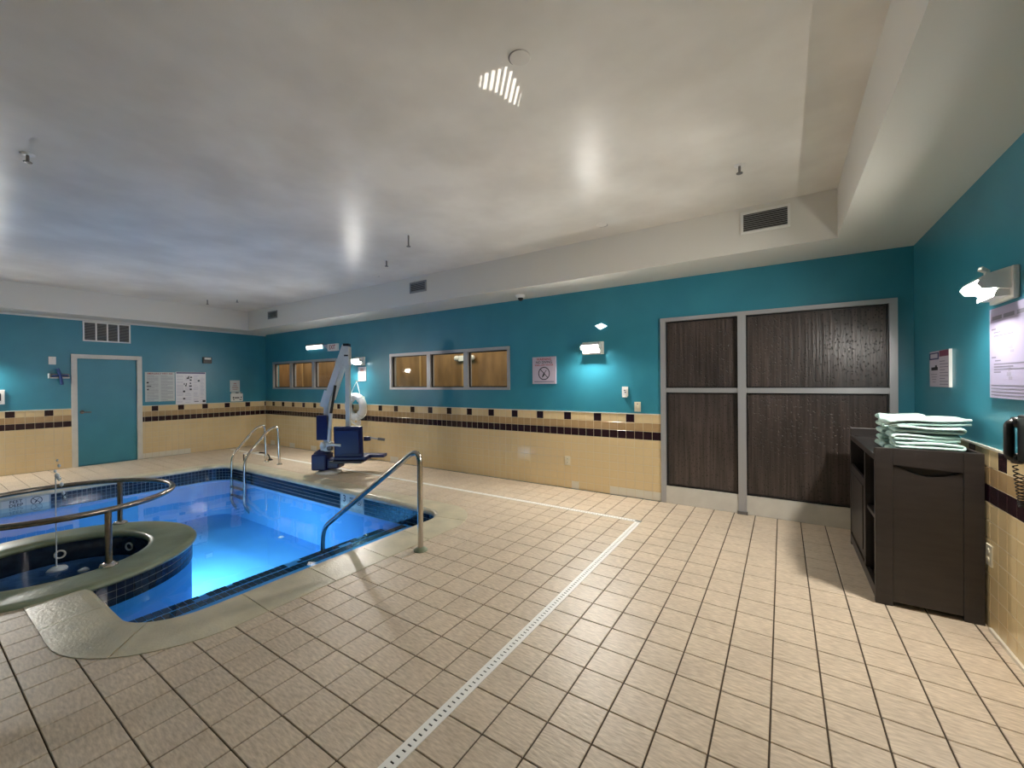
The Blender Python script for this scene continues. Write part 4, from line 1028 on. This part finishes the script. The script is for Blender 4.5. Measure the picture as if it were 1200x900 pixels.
# ------------------------------------------------------------------ folded towels
def towel(cx, cy, z, w, d, layers, t, droop, label, rz=0.0, seed=0, curl=0):
    rnd = random.Random(seed)
    # centre line in (x,z): zigzag with round turns
    cl = []; p = t*1.12; x_l, x_r = -w/2, w/2
    for k in range(layers):
        zz = p*(k+0.5); n = 12
        r0, r1 = (x_l, x_r) if k % 2 == 0 else (x_r, x_l)
        inset = rnd.uniform(0, 0.012)
        for i in range(n+1):
            cl.append((r0+(r1-r0)*i/n, zz))
        if k < layers-1:
            s = 1 if k % 2 == 0 else -1
            for j in range(1, 6):
                a = -PI/2+PI*j/6; cl.append((r1+s*p/2*math.cos(a)*1.3, zz+p/2+p/2*math.sin(a)))
    m = 8; mb = MB(); rows = []
    ph = [rnd.uniform(0, 6) for _ in range(4)]
    for j in range(m+1):
        y = -d/2+d*j/m
        L_, R_2 = [], []
        for i, (x, zz) in enumerate(cl):
            a = cl[max(0, i-1)]; b = cl[min(len(cl)-1, i+1)]
            dx, dz = b[0]-a[0], b[1]-a[1]; q = math.hypot(dx, dz) or 1; nx, nz = -dz/q, dx/q
            wob = 0.006*math.sin(x*19+ph[0]+y*9)+0.004*math.sin(y*23+ph[1]+x*5)
            ed = 0.8+0.2*min(1, (0.5-abs(j/m-0.5))*8)
            dr = -droop*max(0, (x/w+0.5))**2
            tt = t*0.47*ed
            yy = y+0.005*math.sin(zz*160+ph[2])+0.006*math.sin(x*11+ph[3])
            L_.append((x+nx*tt, yy, zz+nz*tt+wob*(zz/(p*layers))+dr)); R_2.append((x-nx*tt, yy, zz-nz*tt+wob*(zz/(p*layers))+dr))
        rows.append(L_+R_2[::-1])
    q = len(rows[0]); vs = [v for r in rows for v in r]
    fs = [(j*q+i, j*q+(i+1) % q, (j+1)*q+(i+1) % q, (j+1)*q+i) for j in range(m) for i in range(q)]
    hl = q//2
    for base, fl in ((0, False), (m*q, True)):
        for i in range(hl-1): fs.append((base+i, base+i+1, base+q-2-i, base+q-1-i))
    mb.add(vs, fs, True)
    o = mb.build('folded_towel', 'towel', None, (cx, cy, z)); o.rotation_euler = (0, 0, rz)
    return tag(o, label, 'towel', 'pale green folded towels on the cart')
zb = 0.978; T = 0.0205
pos_words = ['bottom towel', 'second towel from the bottom', 'third towel from the bottom', 'fourth towel from the bottom', 'topmost towel']
hgt = T*1.12*2+0.005
for k in range(5):
    towel(0.735+random.uniform(-0.01, 0.01), 4.10, zb+k*hgt, 0.22+0.01*random.random(), 0.28, 2, T, 0.0, 'pale green folded %s in the far stack on the cart' % pos_words[k], PI+random.uniform(-0.07, 0.07), 11+k)
for k in range(5):
    towel(0.775+random.uniform(-0.006, 0.006)-(0.0 if k < 4 else -0.005), 3.78+random.uniform(-0.01, 0.01), zb+k*hgt, (0.29 if k < 4 else 0.36)+0.012*random.random(), 0.27, 2, T, 0.0 if k < 4 else 0.012,
          'pale green folded %s in the near stack on the cart' % pos_words[k], (0 if k % 2 else PI)+random.uniform(-0.05, 0.05), 31+k)

# ------------------------------------------------------------------ ceiling fittings
def sprinkler(label, x, y, z=H_CEIL, drop=0.06):
    t = thing('ceiling_sprinkler', label, 'sprinkler', (x, y, z))
    MB().lathe([(0.0, -0.008), (0.03, -0.008), (0.04, 0.0)], (0, 0, 0), 16).build('escutcheon', 'white_plastic', t)
    MB().tube([(0, 0, -0.006), (0, 0, -drop)], 0.009, 8).build('stem', 'alu_dark', t)
    MB().lathe([(0.0, -drop-0.008), (0.022, -drop-0.006), (0.024, -drop), (0.0, -drop)], (0, 0, 0), 12, smooth=False).build('deflector', 'alu_dark', t)
sprinkler('ceiling sprinkler over the spa at the left edge', -4.54, 0.58, drop=0.055)
sprinkler('long stemmed ceiling sprinkler over the middle of the pool', -3.51, 3.25, drop=0.13)
sprinkler('ceiling sprinkler just beyond the long stemmed one', -4.48, 3.75, drop=0.08)
sprinkler('ceiling sprinkler close to the entrance end vent', -0.27, 3.66, drop=0.06)
sprinkler('distant ceiling sprinkler left of the far corner', -9.39, 3.48, drop=0.09)
sprinkler('distant ceiling sprinkler nearest the far corner', -8.93, 3.81, drop=0.05)
def disc(label, x, y, r, a0):
    t = thing('ceiling_sensor', label, 'sensor', (x, y, H_CEIL))
    MB().lathe([(0.0, -0.004), (r*0.92, -0.004), (r, 0.0)], (0, 0, 0), 28, smooth=False).build('plate', 'ceil', t)
    mb = MB(); N = 12; vs = []
    for k in range(N+1):
        a = math.radians(a0-70+140*k/N); w = 0.12*r*math.sin(PI*k/N)+0.002
        vs += [(r*math.cos(a), r*math.sin(a), -0.006), ((r+w)*math.cos(a), (r+w)*math.sin(a), -0.006)]
    mb.add(vs, [(2*k, 2*k+1, 2*k+3, 2*k+2) for k in range(N)]); mb.build('gap', 'alu_dark', t)
disc('low round ceiling plate near the top of the picture', -1.12, 1.81, 0.055, 238)
disc('flat round ceiling plate above the wall lamp near the entrance', -1.6, 4.2, 0.06, 70)
disc('small flat ceiling plate above the middle window', -5.26, 4.19, 0.05, 70)
dm = thing('dome_camera', 'small white dome camera under the soffit', 'camera', (-3.11, 4.98, H_SOF))
MB().lathe([(0.0, -0.04), (0.055, -0.04), (0.065, -0.02), (0.065, 0.0)], (0, 0, 0), 20).build('housing', 'white_plastic', dm)
MB().lathe([(0.0, -0.085), (0.025, -0.075), (0.038, -0.055), (0.04, -0.04)], (0, 0, 0), 18).build('dome', 'black', dm)
